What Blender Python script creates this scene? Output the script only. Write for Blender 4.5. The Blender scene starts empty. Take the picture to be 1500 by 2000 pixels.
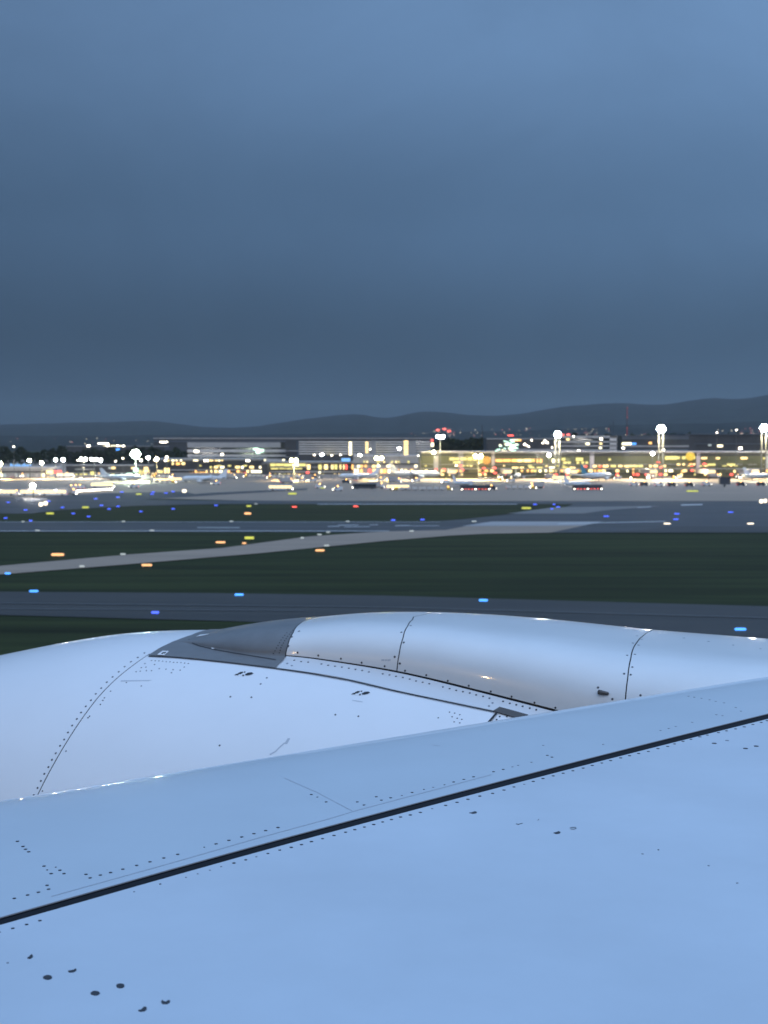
import bpy, math, random
import numpy as np
from mathutils import Vector
from mathutils.bvhtree import BVHTree

random.seed(7)
C = bpy.context.scene.collection
scene = bpy.context.scene
H = 25.0                       # height of the eye above the airfield
F = 2667.0                     # focal length in photograph pixels
HOR = 868.0                    # row of the horizon
PITCH = math.atan((1000 - HOR) / F)

# ------------------------------------------------------------------ camera
cam = bpy.data.cameras.new('camera')
cam.sensor_fit = 'VERTICAL'; cam.sensor_height = 36; cam.sensor_width = 36
cam.lens = F / 2000 * 36
cam.clip_start = 0.05; cam.clip_end = 60000
cam.dof.use_dof = True; cam.dof.focus_distance = 4.9; cam.dof.aperture_fstop = 6.2
cam_ob = bpy.data.objects.new('camera', cam)
cam_ob.location = (0, 0, H); cam_ob.rotation_euler = (math.pi/2 - PITCH, 0, 0)
C.objects.link(cam_ob); scene.camera = cam_ob

# ------------------------------------------------------------------ sky: overcast dusk
world = bpy.data.worlds.new('World'); scene.world = world; world.use_nodes = True
nt = world.node_tree; nt.nodes.clear()
def N(tree, typ, **kw):
    n = tree.nodes.new(typ)
    for k, v in kw.items(): setattr(n, k, v)
    return n
def setramp(r, stops):
    cr = r.color_ramp
    while len(cr.elements) > 1: cr.elements.remove(cr.elements[-1])
    cr.elements[0].position = stops[0][0]; cr.elements[0].color = (*stops[0][1], 1)
    for p, c in stops[1:]:
        e = cr.elements.new(p); e.color = (*c, 1)
tc = N(nt, 'ShaderNodeTexCoord'); sep = N(nt, 'ShaderNodeSeparateXYZ')
nt.links.new(tc.outputs['Generated'], sep.inputs[0])
ramp = N(nt, 'ShaderNodeValToRGB')
ramp.color_ramp.interpolation = 'EASE'
setramp(ramp, [(0.0, (.032, .061, .098)), (0.06, (.046, .088, .150)), (0.16, (.083, .160, .285)),
               (0.30, (.135, .248, .440)), (0.50, (.21, .39, .70)), (1.0, (.37, .66, 1.16))])
nt.links.new(sep.outputs['Z'], ramp.inputs[0])
mp = N(nt, 'ShaderNodeMapping'); mp.inputs['Rotation'].default_value = (0, .55, .2); mp.inputs['Scale'].default_value = (1.2, 1.0, 2.0)
nt.links.new(tc.outputs['Generated'], mp.inputs[0])
nz = N(nt, 'ShaderNodeTexNoise'); nz.inputs['Scale'].default_value = 3.2; nz.inputs['Detail'].default_value = 8; nz.inputs['Roughness'].default_value = .62
nz.inputs['Distortion'].default_value = .5
nt.links.new(mp.outputs[0], nz.inputs['Vector'])
mr = N(nt, 'ShaderNodeMapRange'); mr.inputs[1].default_value = .3; mr.inputs[2].default_value = .7; mr.inputs[3].default_value = .93; mr.inputs[4].default_value = 1.09
nt.links.new(nz.outputs['Fac'], mr.inputs[0])
dt = N(nt, 'ShaderNodeVectorMath', operation='DOT_PRODUCT'); dt.inputs[1].default_value = (.62, -.45, 0)
nt.links.new(tc.outputs['Generated'], dt.inputs[0])
ma = N(nt, 'ShaderNodeMath', operation='MULTIPLY_ADD'); ma.inputs[1].default_value = 1.15; ma.inputs[2].default_value = 1.42
nt.links.new(dt.outputs['Value'], ma.inputs[0])
mm = N(nt, 'ShaderNodeMath', operation='MULTIPLY'); nt.links.new(mr.outputs[0], mm.inputs[0]); nt.links.new(ma.outputs[0], mm.inputs[1])
vm = N(nt, 'ShaderNodeVectorMath', operation='SCALE'); nt.links.new(ramp.outputs[0], vm.inputs[0]); nt.links.new(mm.outputs[0], vm.inputs['Scale'])
bg = N(nt, 'ShaderNodeBackground'); bg.inputs['Strength'].default_value = 1.0
nt.links.new(vm.outputs[0], bg.inputs['Color'])
wo = N(nt, 'ShaderNodeOutputWorld'); nt.links.new(bg.outputs[0], wo.inputs['Surface'])

# last glow of the day, from behind the camera: one very soft, weak sun
sun = bpy.data.lights.new('sun', 'SUN'); sun.energy = .9; sun.angle = math.radians(50); sun.color = (1.0, .84, .66)
sun_ob = bpy.data.objects.new('sun', sun)
sun_ob.rotation_euler = Vector((-.35, .85, -.80)).to_track_quat('-Z', 'Y').to_euler()
C.objects.link(sun_ob)

vs = scene.view_settings
vs.view_transform = 'Standard'; vs.look = 'None'; vs.exposure = 0; vs.gamma = 1; vs.use_curve_mapping = False
cy = scene.cycles
cy.use_denoising = True; cy.max_bounces = 5; cy.diffuse_bounces = 2; cy.glossy_bounces = 3; cy.volume_bounces = 0
cy.sample_clamp_direct = 0; cy.sample_clamp_indirect = 4; cy.use_light_tree = True
scene.render.film_transparent = False

# ------------------------------------------------------------------ pixel <-> world
cp, sp = math.cos(PITCH), math.sin(PITCH)
EYE = Vector((0, 0, H))
def ray(px, py):
    u = (px - 750) / F; v = (1000 - py) / F
    return Vector((u, cp + v * sp, -sp + v * cp))
def G(px, py, z=0.0):                       # where a sight line meets the ground
    d = ray(px, py); return EYE + d * ((z - H) / d.z)
def D(px, py, Y):                           # where it meets the upright plane at distance Y
    d = ray(px, py); return EYE + d * (Y / d.y)

# ------------------------------------------------------------------ materials
MATS = {}
def mat(name, col, rough=.6, metal=0, coat=0, coat_rough=.05, var=.0, vscale=1.0, bump=0, bscale=20, emit=None, estr=0, stretch=None, spec=.5):
    if name in MATS: return MATS[name]
    m = bpy.data.materials.new(name); m.use_nodes = True
    t = m.node_tree; b = t.nodes['Principled BSDF']
    b.inputs['Base Color'].default_value = (*col, 1); b.inputs['Roughness'].default_value = rough
    b.inputs['Metallic'].default_value = metal
    b.inputs['Coat Weight'].default_value = coat; b.inputs['Coat Roughness'].default_value = coat_rough
    b.inputs['Specular IOR Level'].default_value = spec
    tcn = None
    def coords():
        tcn = N(t, 'ShaderNodeTexCoord'); mpp = N(t, 'ShaderNodeMapping')
        g = N(t, 'ShaderNodeNewGeometry')
        if stretch: mpp.inputs['Scale'].default_value = stretch
        t.links.new(g.outputs['Position'], mpp.inputs[0]); return mpp
    if var:
        mpp = coords(); n = N(t, 'ShaderNodeTexNoise'); n.inputs['Scale'].default_value = vscale; n.inputs['Detail'].default_value = 6
        n.inputs['Roughness'].default_value = .6
        t.links.new(mpp.outputs[0], n.inputs['Vector'])
        r = N(t, 'ShaderNodeMapRange'); r.inputs[1].default_value = .3; r.inputs[2].default_value = .7; r.inputs[3].default_value = 1 - var; r.inputs[4].default_value = 1 + var
        t.links.new(n.outputs['Fac'], r.inputs[0])
        s = N(t, 'ShaderNodeVectorMath', operation='SCALE'); s.inputs[0].default_value = col
        t.links.new(r.outputs[0], s.inputs['Scale']); t.links.new(s.outputs[0], b.inputs['Base Color'])
    if bump:
        mpp = coords(); n = N(t, 'ShaderNodeTexNoise'); n.inputs['Scale'].default_value = bscale; n.inputs['Detail'].default_value = 4
        t.links.new(mpp.outputs[0], n.inputs['Vector'])
        bm_ = N(t, 'ShaderNodeBump'); bm_.inputs['Strength'].default_value = bump; bm_.inputs['Distance'].default_value = .01
        t.links.new(n.outputs['Fac'], bm_.inputs['Height']); t.links.new(bm_.outputs[0], b.inputs['Normal'])
    if emit:
        b.inputs['Emission Color'].default_value = (*emit, 1); b.inputs['Emission Strength'].default_value = estr
    MATS[name] = m; return m
def lamp_mat(name, col, s): return mat(name, (.05, .05, .05), .5, emit=col, estr=s)

M_grass = mat('grass', (.020, .026, .008), .9, var=.55, vscale=.13, stretch=(.08, 1, 1), spec=.1)
M_asph = mat('asphalt', (.048, .048, .048), .75, var=.4, vscale=.12, stretch=(.08, 1, 1), spec=.3)
M_asph2 = mat('worn_asphalt', (.036, .034, .031), .75, var=.2, vscale=.12, stretch=(.08, 1, 1), spec=.3)
M_conc = mat('concrete', (.25, .19, .14), .8, var=.12, vscale=.1, stretch=(.15, 1, 1), spec=.3)
M_conc2 = mat('dark_concrete', (.16, .15, .135), .8, var=.14, vscale=.1, stretch=(.15, 1, 1), spec=.3)
M_mark = mat('road_paint', (.42, .42, .40), .7, var=.25, vscale=.8)
M_hill = mat('wooded_hill', (.030, .033, .030), .95, var=.3, vscale=.004, spec=0)
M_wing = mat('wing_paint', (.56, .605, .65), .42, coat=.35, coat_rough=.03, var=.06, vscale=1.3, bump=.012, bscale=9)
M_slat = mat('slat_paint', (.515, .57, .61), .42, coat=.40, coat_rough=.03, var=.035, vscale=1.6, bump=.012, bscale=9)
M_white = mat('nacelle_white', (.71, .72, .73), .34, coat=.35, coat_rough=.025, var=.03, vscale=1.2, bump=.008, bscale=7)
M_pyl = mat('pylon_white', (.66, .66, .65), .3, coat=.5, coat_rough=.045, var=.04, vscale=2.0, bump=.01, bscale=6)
M_grey = mat('fairing_grey', (.135, .135, .135), .5, coat=.2, coat_rough=.1, var=.12, vscale=6)
M_dark = mat('dark_seal', (.012, .013, .016), .6)
M_seal = mat('rubber_seal', (.010, .011, .014), .85, spec=.2, var=.2, vscale=20)
M_fast = mat('fastener_dark', (.028, .03, .038), .5)
M_fastl = mat('worn_fastener', (.20, .22, .25), .5)
M_brown = mat('brown_plate', (.075, .068, .062), .5)
M_steel = mat('bare_metal', (.62, .62, .64), .22, metal=1)
M_smudge = mat('grey_smudge', (.42, .45, .49), .5)
M_decalw = mat('placard_white', (.7, .7, .7), .5)
M_fus = mat('fuselage_white', (.72, .73, .74), .35, coat=.3)
M_bgw = mat('building_white', (.58, .53, .48), .7, var=.1, vscale=.1)
M_bgg = mat('building_grey', (.38, .355, .33), .7, var=.12, vscale=.1)
M_bgd = mat('building_dark', (.05, .048, .048), .7, var=.2, vscale=.1)
M_glass = mat('dark_glass', (.02, .024, .024), .12)
M_green = mat('glass_green', (.13, .13, .065), .3)
M_roof = mat('roof_sheet', (.10, .11, .125), .6, var=.1, vscale=.05)
M_pole = mat('galvanised', (.12, .125, .125), .5, metal=.3)
M_tyre = mat('tyre', (.02, .02, .02), .8)
M_vw = mat('vehicle_white', (.62, .62, .60), .4, coat=.3)
M_vy = mat('vehicle_yellow', (.62, .42, .05), .4, coat=.3)
M_vd = mat('vehicle_dark', (.04, .045, .055), .4, coat=.3)
M_acw = mat('airliner_white', (.70, .71, .70), .35, coat=.3)
M_teal = mat('airliner_teal', (.03, .22, .30), .35, coat=.3)
M_navy = mat('airliner_navy', (.02, .03, .09), .35, coat=.3)
M_leaf = mat('dark_foliage', (.028, .034, .018), .9, var=.4, vscale=.2, spec=.1)
L_white = lamp_mat('lamp_white', (1, .97, .92), 420)
L_warm = lamp_mat('lamp_warm', (1, .78, .45), 420)
L_green = lamp_mat('lamp_greenish', (.80, 1, .72), 420)
L_yel = lamp_mat('lamp_yellow', (1, .80, .28), 420)
L_sml = lamp_mat('small_white_light', (1, .90, .72), 14)
L_smlw = lamp_mat('small_cool_light', (.9, .97, 1), 7)
L_win = lamp_mat('lit_window_warm', (1, .74, .30), 2.6)
L_win2 = lamp_mat('lit_window_pale', (1, .90, .58), 3.2)
L_winy = lamp_mat('lit_window_yellow', (.90, .78, .24), 1.5)
L_wino = lamp_mat('lit_window_orange', (1, .52, .14), 2.3)
L_wing = lamp_mat('lit_window_green', (.62, 1, .78), 2.6)
L_blue = lamp_mat('blue_light', (.07, .13, 1), 2.0)
L_blueb = lamp_mat('bright_blue_light', (.07, .33, 1), 2.2)
L_red = lamp_mat('red_light', (1, .10, .07), 3.5)
L_ysign = lamp_mat('yellow_sign_face', (.76, .80, .10), 1.05)
L_osign = lamp_mat('orange_sign_face', (1, .50, .20), 1.7)
L_wsign = lamp_mat('warm_white_light', (1, .86, .66), 2.6)
L_pale = lamp_mat('pale_light', (.55, .62, .62), .9)
L_bsign = lamp_mat('blue_sign_letters', (.20, .50, 1), 1.3)

# ------------------------------------------------------------------ mesh helper
class MB:
    def __init__(s): s.v = []; s.f = []
    def add(s, vs, fs):
        o = len(s.v); s.v += [tuple(v) for v in vs]; s.f += [tuple(o + i for i in f) for f in fs]; return s
    def box(s, x0, x1, y0, y1, z0, z1):
        s.add([(x0,y0,z0),(x1,y0,z0),(x1,y1,z0),(x0,y1,z0),(x0,y0,z1),(x1,y0,z1),(x1,y1,z1),(x0,y1,z1)],
              [(3,2,1,0),(4,5,6,7),(0,1,5,4),(1,2,6,5),(2,3,7,6),(3,0,4,7)]); return s
    def prism(s, pts, off):                  # closed polygon (3-D points) given thickness along off
        n = len(pts); off = Vector(off)
        a = [Vector(p) for p in pts]; b = [p + off for p in a]
        s.add(a + b, [tuple(range(n))[::-1], tuple(range(n, 2*n))] + [(i, (i+1)%n, n+(i+1)%n, n+i) for i in range(n)]); return s
    def tube(s, a, b, r0, r1=None, n=8, caps=True):
        r1 = r0 if r1 is None else r1
        a = Vector(a); b = Vector(b); d = (b-a).normalized()
        t = d.orthogonal().normalized(); w = d.cross(t)
        va = [a + (t*math.cos(2*math.pi*i/n) + w*math.sin(2*math.pi*i/n))*r0 for i in range(n)]
        vb = [b + (t*math.cos(2*math.pi*i/n) + w*math.sin(2*math.pi*i/n))*r1 for i in range(n)]
        fs = [(i, (i+1)%n, n+(i+1)%n, n+i) for i in range(n)]
        if caps: fs += [tuple(range(n))[::-1], tuple(range(n, 2*n))]
        s.add(va + vb, fs); return s
    def lathe(s, base, axis, prof, n=12):    # prof: (distance along the axis, radius)
        base = Vector(base); d = Vector(axis).normalized(); t = d.orthogonal().normalized(); w = d.cross(t)
        vs = []
        for h, r in prof:
            vs += [base + d*h + (t*math.cos(2*math.pi*i/n) + w*math.sin(2*math.pi*i/n))*r for i in range(n)]
        fs = []
        for k in range(len(prof)-1):
            fs += [(k*n+i, k*n+(i+1)%n, (k+1)*n+(i+1)%n, (k+1)*n+i) for i in range(n)]
        fs += [tuple(range(n))[::-1], tuple(range((len(prof)-1)*n, len(prof)*n))]
        s.add(vs, fs); return s
    def grid(s, rows, close=False):
        n = len(rows[0]); vs = [p for r in rows for p in r]; fs = []
        for j in range(len(rows)-1):
            for i in range(n - (0 if close else 1)):
                fs.append((j*n+i, j*n+(i+1)%n, (j+1)*n+(i+1)%n, (j+1)*n+i))
        s.add(vs, fs); return s
    def mesh(s, name, m, origin=(0,0,0), smooth=False):
        o = Vector(origin)
        me = bpy.data.meshes.new(name); me.from_pydata([tuple(Vector(v) - o) for v in s.v], [], s.f); me.update()
        if m: me.materials.append(m)
        if smooth: me.polygons.foreach_set('use_smooth', [True]*len(me.polygons))
        return me
    def build(s, name, m, parent=None, origin=None, smooth=False, kind=None, label=None):
        if origin is None: origin = ROOTLOC.get(parent.name, (0,0,0)) if parent else (0,0,0)
        me = s.mesh(name, m, origin, smooth)
        o = bpy.data.objects.new(name, me); C.objects.link(o)
        if parent: o.parent = parent; ROOTLOC[o.name] = origin
        if kind: o['kind'] = kind
        if label: o['label'] = label
        return o
ROOTLOC = {}
def thing(name, label, cat, loc, rz=0, group=None):
    o = bpy.data.objects.new(name, None); C.objects.link(o); o.empty_display_size = .3
    o.location = loc; o.rotation_euler = (0, 0, rz)
    o['label'] = label; o['category'] = cat
    if group: o['group'] = group
    ROOTLOC[o.name] = tuple(loc)
    return o
def struct(name, mb, m, smooth=False):
    o = mb.build(name, m, smooth=smooth); o['kind'] = 'structure'; return o
def dup(root, loc, rz, label, group=None, scale=None, name=None):
    r = root.copy(); C.objects.link(r); r.location = loc; r.rotation_euler = (0, 0, rz); r['label'] = label
    if group: r['group'] = group
    if scale: r.scale = scale
    for ch in list(root.children):
        c = ch.copy(); C.objects.link(c); c.parent = r
        for g in ch.children:
            d = g.copy(); C.objects.link(d); d.parent = c
    return r
ORD = ['first','second','third','fourth','fifth','sixth','seventh','eighth','ninth','tenth','eleventh','twelfth','thirteenth',
       'fourteenth','fifteenth','sixteenth','seventeenth','eighteenth','nineteenth','twentieth','twenty-first','twenty-second','twenty-third','twenty-fourth',
       'twenty-fifth','twenty-sixth','twenty-seventh','twenty-eighth','twenty-ninth','thirtieth','thirty-first','thirty-second','thirty-third','thirty-fourth','thirty-fifth','thirty-sixth']

def spline(xs, ys):                          # natural cubic spline
    xs = np.array(xs, float); ys = np.array(ys, float); n = len(xs); h = np.diff(xs)
    A = np.zeros((n, n)); r = np.zeros(n); A[0,0] = A[-1,-1] = 1
    for i in range(1, n-1):
        A[i,i-1] = h[i-1]; A[i,i] = 2*(h[i-1]+h[i]); A[i,i+1] = h[i]
        r[i] = 6*((ys[i+1]-ys[i])/h[i] - (ys[i]-ys[i-1])/h[i-1])
    M = np.linalg.solve(A, r)
    def f(x):
        i = int(np.clip(np.searchsorted(xs, x) - 1, 0, n-2))
        if x <= xs[0]: return float(ys[0] + (x-xs[0])*((ys[1]-ys[0])/h[0] - h[0]*(2*M[0]+M[1])/6))
        if x >= xs[-1]: return float(ys[-1] + (x-xs[-1])*((ys[-1]-ys[-2])/h[-1] + h[-1]*(M[-2]+2*M[-1])/6))
        a = (xs[i+1]-x)/h[i]; b = (x-xs[i])/h[i]
        return float(a*ys[i] + b*ys[i+1] + ((a**3-a)*M[i] + (b**3-b)*M[i+1])*h[i]**2/6)
    return f

# ================================================================== GROUND
def sheet(name, pts, z, m):
    return struct(name, MB().add([tuple(G(x, y, z)) for x, y in pts], [tuple(range(len(pts)))]), m)
n_g = 28
gv = []; gf = []
xs_ = np.linspace(-13800, 13800, n_g); ys_ = np.linspace(-2900, 19800, n_g)
for y in ys_:
    for x in xs_: gv.append((x, y, 0))
for j in range(n_g-1):
    for i in range(n_g-1): gf.append((j*n_g+i, j*n_g+i+1, (j+1)*n_g+i+1, (j+1)*n_g+i))
struct('ground', MB().add(gv, gf), M_grass)

sheet('apron', [(-900,981),(180,976),(330,974),(500,978),(700,978.5),(2400,978.5),(1800,898),(-300,898)], .03, M_conc)
sheet('service_road', [(-600,984.5),(-600,979.5),(600,979),(2200,978.6),(2200,984),(900,984.5)], .07, M_asph)
sheet('left_taxiway', [(-700,1001),(-700,962),(60,971),(205,963),(360,960),(380,965),(420,962),(600,954),(600,956.5),(430,966),(280,976),(600,978),(600,981),(260,988),(120,996),(60,1003)], .11, M_asph)
sheet('grass_strip', [(60,1018.5),(110,1006),(260,989),(560,984.8),(1000,984.8),(1120,985.5),(1140,989),(1000,1003),(900,1014),(850,1018.5)], .05, M_grass)
sheet('runway', [(-900,1037.5),(-900,1018.5),(850,1018.5),(905,1014),(1010,1003),(1090,996),(1120,984.5),(2400,981),(2400,1040),(1075,1040)], .09, M_asph)
sheet('runway_exit', [(-700,1178),(-700,1155),(0,1105),(250,1083),(435,1070),(600,1048),(700,1041),(760,1037.6),(870,1035),(960,1018.6),(1178,1018.6),(1076,1040.2),(950,1042.5),(880,1046),(750,1056.5),(500,1081),(250,1102),(0,1122)], .15, M_conc)
sheet('taxiway_link', [(990,1003),(1080,991),(1290,988),(1180,997),(1140,1003)], .15, M_conc2)
sheet('blast_pad', [(960,1018.6),(1178,1018.6),(1140,1026.5),(900,1027.5)], .19, mat('pale_concrete', (.27, .26, .25), .8, var=.12, vscale=.1, stretch=(.15, 1, 1), spec=.3))
sheet('near_taxiway', [(-500,1199),(-500,1152),(0,1155.5),(400,1158),(750,1163),(1100,1173),(1500,1184),(2100,1202),(2100,1300),(1500,1262),(1000,1232),(450,1213),(0,1201)], .09, M_asph2)
sheet('runway_shoulder', [(1180,1040),(1330,1028),(2200,1027),(2200,1040.5)], .13, M_asph2)
marks = MB()
def line(x0, y0, x1, y1, w, z=.2, mb=marks):
    mb.add([tuple(G(x0,y0,z)), tuple(G(x1,y1,z)), tuple(G(x1,y1-w,z)), tuple(G(x0,y0-w,z))], [(0,1,2,3)])
line(-600,1037.4,760,1037.4,1.0); line(-600,1019.3,860,1019.3,.5)
line(385,1031,468,1031,1.1); line(640,1028.8,663,1028.4,1.2); line(660,1026,700,1026,1.1); line(672,1029.5,722,1029,1.1); line(722,1025.6,738,1025.4,1.0)
line(772,1027.3,800,1027,1.2); line(800,1027.2,858,1027.2,.8)
line(620,985.2,1010,985.2,.9); line(1330,987.4,1372,986.5,2.2); line(1245,992,1272,990.2,1.0)
line(1090,1023.5,1300,1018.8,1.2)
struct('road_markings', marks, M_mark)
mk2 = MB(); line(0,1178,750,1186,1.1,mb=mk2); line(750,1186,1500,1207,1.2,mb=mk2); line(0,1189,600,1193,.9,mb=mk2)
struct('worn_markings', mk2, mat('worn_paint', (.08,.08,.08), .8, var=.25, vscale=.5))

# ================================================================== HILLS
def hill(name, prof, Y, depth, wob, seed):
    rnd = random.Random(seed)
    f = spline([p[0] for p in prof], [p[1] for p in prof])
    rows = [[], [], [], [], [], []]
    xs = np.arange(prof[0][0], prof[-1][0]+1, 6)
    ph = [rnd.uniform(0, 6.3) for _ in range(8)]
    for x in xs:
        y = f(x)
        n = sum(math.sin(x*fq + ph[i])*am for i, (fq, am) in enumerate(((.021,1),(.047,.7),(.11,.4),(.23,.25),(.51,.15)))) * wob
        top = D(x, y + n, Y)
        for k, (dy, hz) in enumerate(((-1.0, 0), (-.62, .35), (-.3, .72), (0, 1), (.5, .75), (1.0, 0))):
            rows[k].append((top.x*(1 + dy*depth/Y), Y + dy*depth, max(top.z, 20)*hz + (rnd.uniform(-1,1)*6*wob if 0 < hz < 1 else 0)))
    struct(name, MB().grid(rows), M_hill, smooth=True)
hill('far_hills', [(-900,826),(-200,827),(0,829),(90,827),(200,825),(320,824),(390,833),(440,836),(540,827),(610,816),(660,811),(700,810),(760,816),(800,808),(840,804),(900,808),(960,812),(1010,809),(1080,798),(1150,790),(1200,787),(1290,790),(1330,786),(1400,778),(1440,779),(1500,771),(1700,760),(2300,775)], 12500, 4500, .5, 3)
hill('low_foothills', [(-900,852),(0,852),(200,851),(400,850),(600,848),(800,846),(1000,842),(1200,832),(1400,826),(1700,820),(2300,824)], 7500, 2200, .7, 5)

# ================================================================== AIRLINER
TH = math.radians(18)
B = Vector((math.cos(TH), -math.sin(TH), 0))      # aft
O = Vector((math.sin(TH), math.cos(TH), 0))       # outboard
def SU(s, u, z): return Vector((B.x*s + O.x*u, B.y*s + O.y*u, H + z))
def PU(px, py, u):
    d = ray(px, py); p = EYE + d * (u / (d.x*O.x + d.y*O.y))
    return p.x*B.x + p.y*B.y, u, p.z - H
airliner = thing('airliner', 'white airliner seen from its cabin: wing, engine cowl and pylon filling the foreground', 'airliner', (0, -3.4, H - 3.2))
air0 = tuple(airliner.location)
nac = thing('engine', '', '', air0); 
for k in ('label', 'category'): del nac[k]
nac.parent = airliner; nac.location = (0, 0, 0)
def npart(mb, name, m, smooth=True, **kw): return mb.build(name, m, nac, origin=air0, smooth=smooth, **kw)

UC, ZC = 8.0, -2.95
rad = spline([-6.35,-6.2,-5.9,-5.34,-4.41,-3.86,-3.0,-2.0,-1.0,0.0,1.0,2.2], [1.13,1.26,1.385,1.515,1.695,1.735,1.755,1.735,1.68,1.58,1.42,1.12])
def nac_pt(s, phi, dr=0):                 # phi: 0 at the crown, positive towards the cabin
    r = rad(s) + dr
    return SU(s, UC - r*math.sin(phi), ZC + r*math.cos(phi))
NP = 144
seam_px = [(72,1556),(90,1520),(112,1480),(138,1437),(165,1397),(195,1358),(228,1325),(262,1298),(291,1278),(330,1257),(372,1241)]
def inv(p): return (p.x*B.x + p.y*B.y, p.x*O.x + p.y*O.y, p.z - H)
_b = MB().grid([[nac_pt(-6.3 + 8.5*j_/60, -math.pi + 2*math.pi*i/NP) for i in range(NP)] for j_ in range(61)], close=True)
_b = BVHTree.FromPolygons(_b.v, _b.f)
_q = []
for x, y in seam_px:
    h = _b.ray_cast(EYE, ray(x, y).normalized(), 60)
    q = inv(h[0]); _q.append((math.atan2(UC - q[1], q[2] - ZC), q[0]))
_q.sort()
def seam_s(phi): return float(np.interp(phi, [q[0] for q in _q], [q[1] for q in _q]))
phis = [(-math.pi + 2*math.pi*i/NP) for i in range(NP)]
def nac_mesh(fa, fb, n, dr=0):
    rows = []
    for j in range(n+1):
        t = j/n; rows.append([nac_pt(fa(p)*(1-t) + fb(p)*t, p, dr) for p in phis])
    return MB().grid(rows, close=True)
GAP = .006
inlet = nac_mesh(lambda p: -6.33, lambda p: seam_s(p) - GAP/2, 40)
fan = nac_mesh(lambda p: seam_s(p) + GAP/2, lambda p: 2.2, 50)
npart(inlet, 'inlet_cowl', M_white); npart(fan, 'fan_cowl', M_white)
npart(nac_mesh(lambda p: -6.2, lambda p: 2.15, 60, -.012), 'inner_cowl', M_dark)
lip = MB(); rows = []
for a in np.linspace(0, 1, 13):
    s_ = -6.33 - .20*math.sin(math.pi*a); r_ = 1.145 - .16*(1-math.cos(math.pi*a))/2*1.2
    rows.append([SU(s_, UC - r_*math.sin(p), ZC + r_*math.cos(p)) for p in phis])
npart(lip.grid(rows, close=True), 'inlet_lip', M_steel)
duct = MB().grid([[SU(s_, UC - r_*math.sin(p), ZC + r_*math.cos(p)) for p in phis] for s_, r_ in ((-6.33,.95),(-5.8,.98),(-5.0,1.05),(-4.6,.02))], close=True)
npart(duct, 'intake_duct', M_bgg)
# for the grey reflection painted on the far shoulder of the cowl
def bvh_of(*mbs):
    v = []; f = []
    for m_ in mbs:
        o = len(v); v += [tuple(p) for p in m_.v]; f += [tuple(o+i for i in q) for q in m_.f]
    return BVHTree.FromPolygons(v, f, all_triangles=False)
bv_nac = bvh_of(inlet, fan)
def hit(bv, px, py):
    h = bv.ray_cast(EYE, ray(px, py).normalized(), 60)
    if h[0] is None: return None
    n = h[1]
    if n.dot(h[0] - EYE) > 0: n = -n
    return h[0], n

# --- pylon fairing, lofted over the cowl
crest_px = ((393,1238.5),(435,1230),(480,1222.5),(540,1214),(600,1208),(670,1200.5),(740,1196.5),(800,1195.5),(860,1196.5),(1000,1203.5),(1130,1216),(1260,1229),(1380,1238.5),(1500,1247.5),(1700,1262))
crest = [PU(x, y, 8.0) for x, y in ((393,1238.5),(435,1230),(480,1222.5),(540,1214),(600,1208),(670,1200.5),(740,1196.5),(800,1195.5),(860,1196.5),(1000,1203.5),(1130,1216),(1260,1229),(1380,1238.5),(1500,1247.5),(1700,1262))]
zc_f = spline([c[0] for c in crest], [c[2] for c in crest])
apx = [(352,1252,7.78),(390,1261,7.66),(440,1271,7.58),(500,1279,7.53),(557,1281,7.50),(650,1292,7.47),(775,1313,7.42),(930,1350,7.36),(1085,1390,7.30),(1222,1427,7.25),(1500,1502,7.18)]
Apts = []
for x, y, u in apx:
    h = hit(bv_nac, x, y)
    Apts.append(PU(x, y, min(u, inv(h[0])[1] - .02) if h else u))
uA_f = spline([a[0] for a in Apts], [a[1] for a in Apts]); zA_f = spline([a[0] for a in Apts], [a[2] for a in Apts])
bpx = [(291,1281.5),(340,1284),(395,1289),(460,1296),(540,1306),(600,1314),(680,1328),(770,1349),(860,1368),(965,1390),(1050,1408),(1180,1436)]
Bp = [inv(hit(bv_nac, x, y)[0]) for x, y in bpx]
uB_f = spline([b[0] for b in Bp], [b[1] for b in Bp]); zB_f = spline([b[0] for b in Bp], [b[2] for b in Bp])
S0 = -3.86; S1 = 2.0
def sec(s, t, side=1, dr=0):
    """t 0..1 crest to panel line, 1..2 panel line to cowl"""
    zc, ua, za = zc_f(s), uA_f(s), zA_f(s); ub, zb = uB_f(s), zB_f(s) + .004
    if t <= 1:
        a = t*math.pi/2*.93; am = math.pi/2*.95; ex = 2/float(np.interp(s, [-3.1, -2.0], [3.0, 4.3])); a = t*am; sn = (math.sin(a)/math.sin(am))**ex if a > 0 else 0; c0 = math.cos(am)**ex; cs = (max(math.cos(a),0)**ex - c0)/(1-c0)
        u = UC - (UC-ua)*sn; z = za + (zc-za)*cs
        u += dr*sn; z -= dr*cs
    else:
        k = t-1; u = ua + (ub-ua)*k; z = za + (zb-za)*(k + .55*k*(1-k))
        u += dr*.4; z -= dr*.9
    rr = rad(s)
    if abs(u-UC) < rr: z = max(z, ZC + math.sqrt(rr*rr - (u-UC)**2) + .005 - (.012 if dr else 0))
    if side < 0: u = 2*UC - u
    return SU(s, u, z)
def loft(sa, sb, t0, t1, ns, ntt, both=True, dr=0):
    """sa, sb: numbers or functions of t, so that the ends can follow a curved joint"""
    fa = sa if callable(sa) else (lambda t: sa); fb = sb if callable(sb) else (lambda t: sb)
    rows = []
    for j in range(ns+1):
        k = j/ns; ts = [t0 + (t1-t0)*i/ntt for i in range(ntt+1)]
        r = [sec(fa(t)*(1-k) + fb(t)*k, t, 1, dr) for t in ts[::-1]]
        if both: r += [sec(fa(t)*(1-k) + fb(t)*k, t, -1, dr) for t in ts[1:]]
        rows.append(r)
    return MB().grid(rows)
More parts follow.
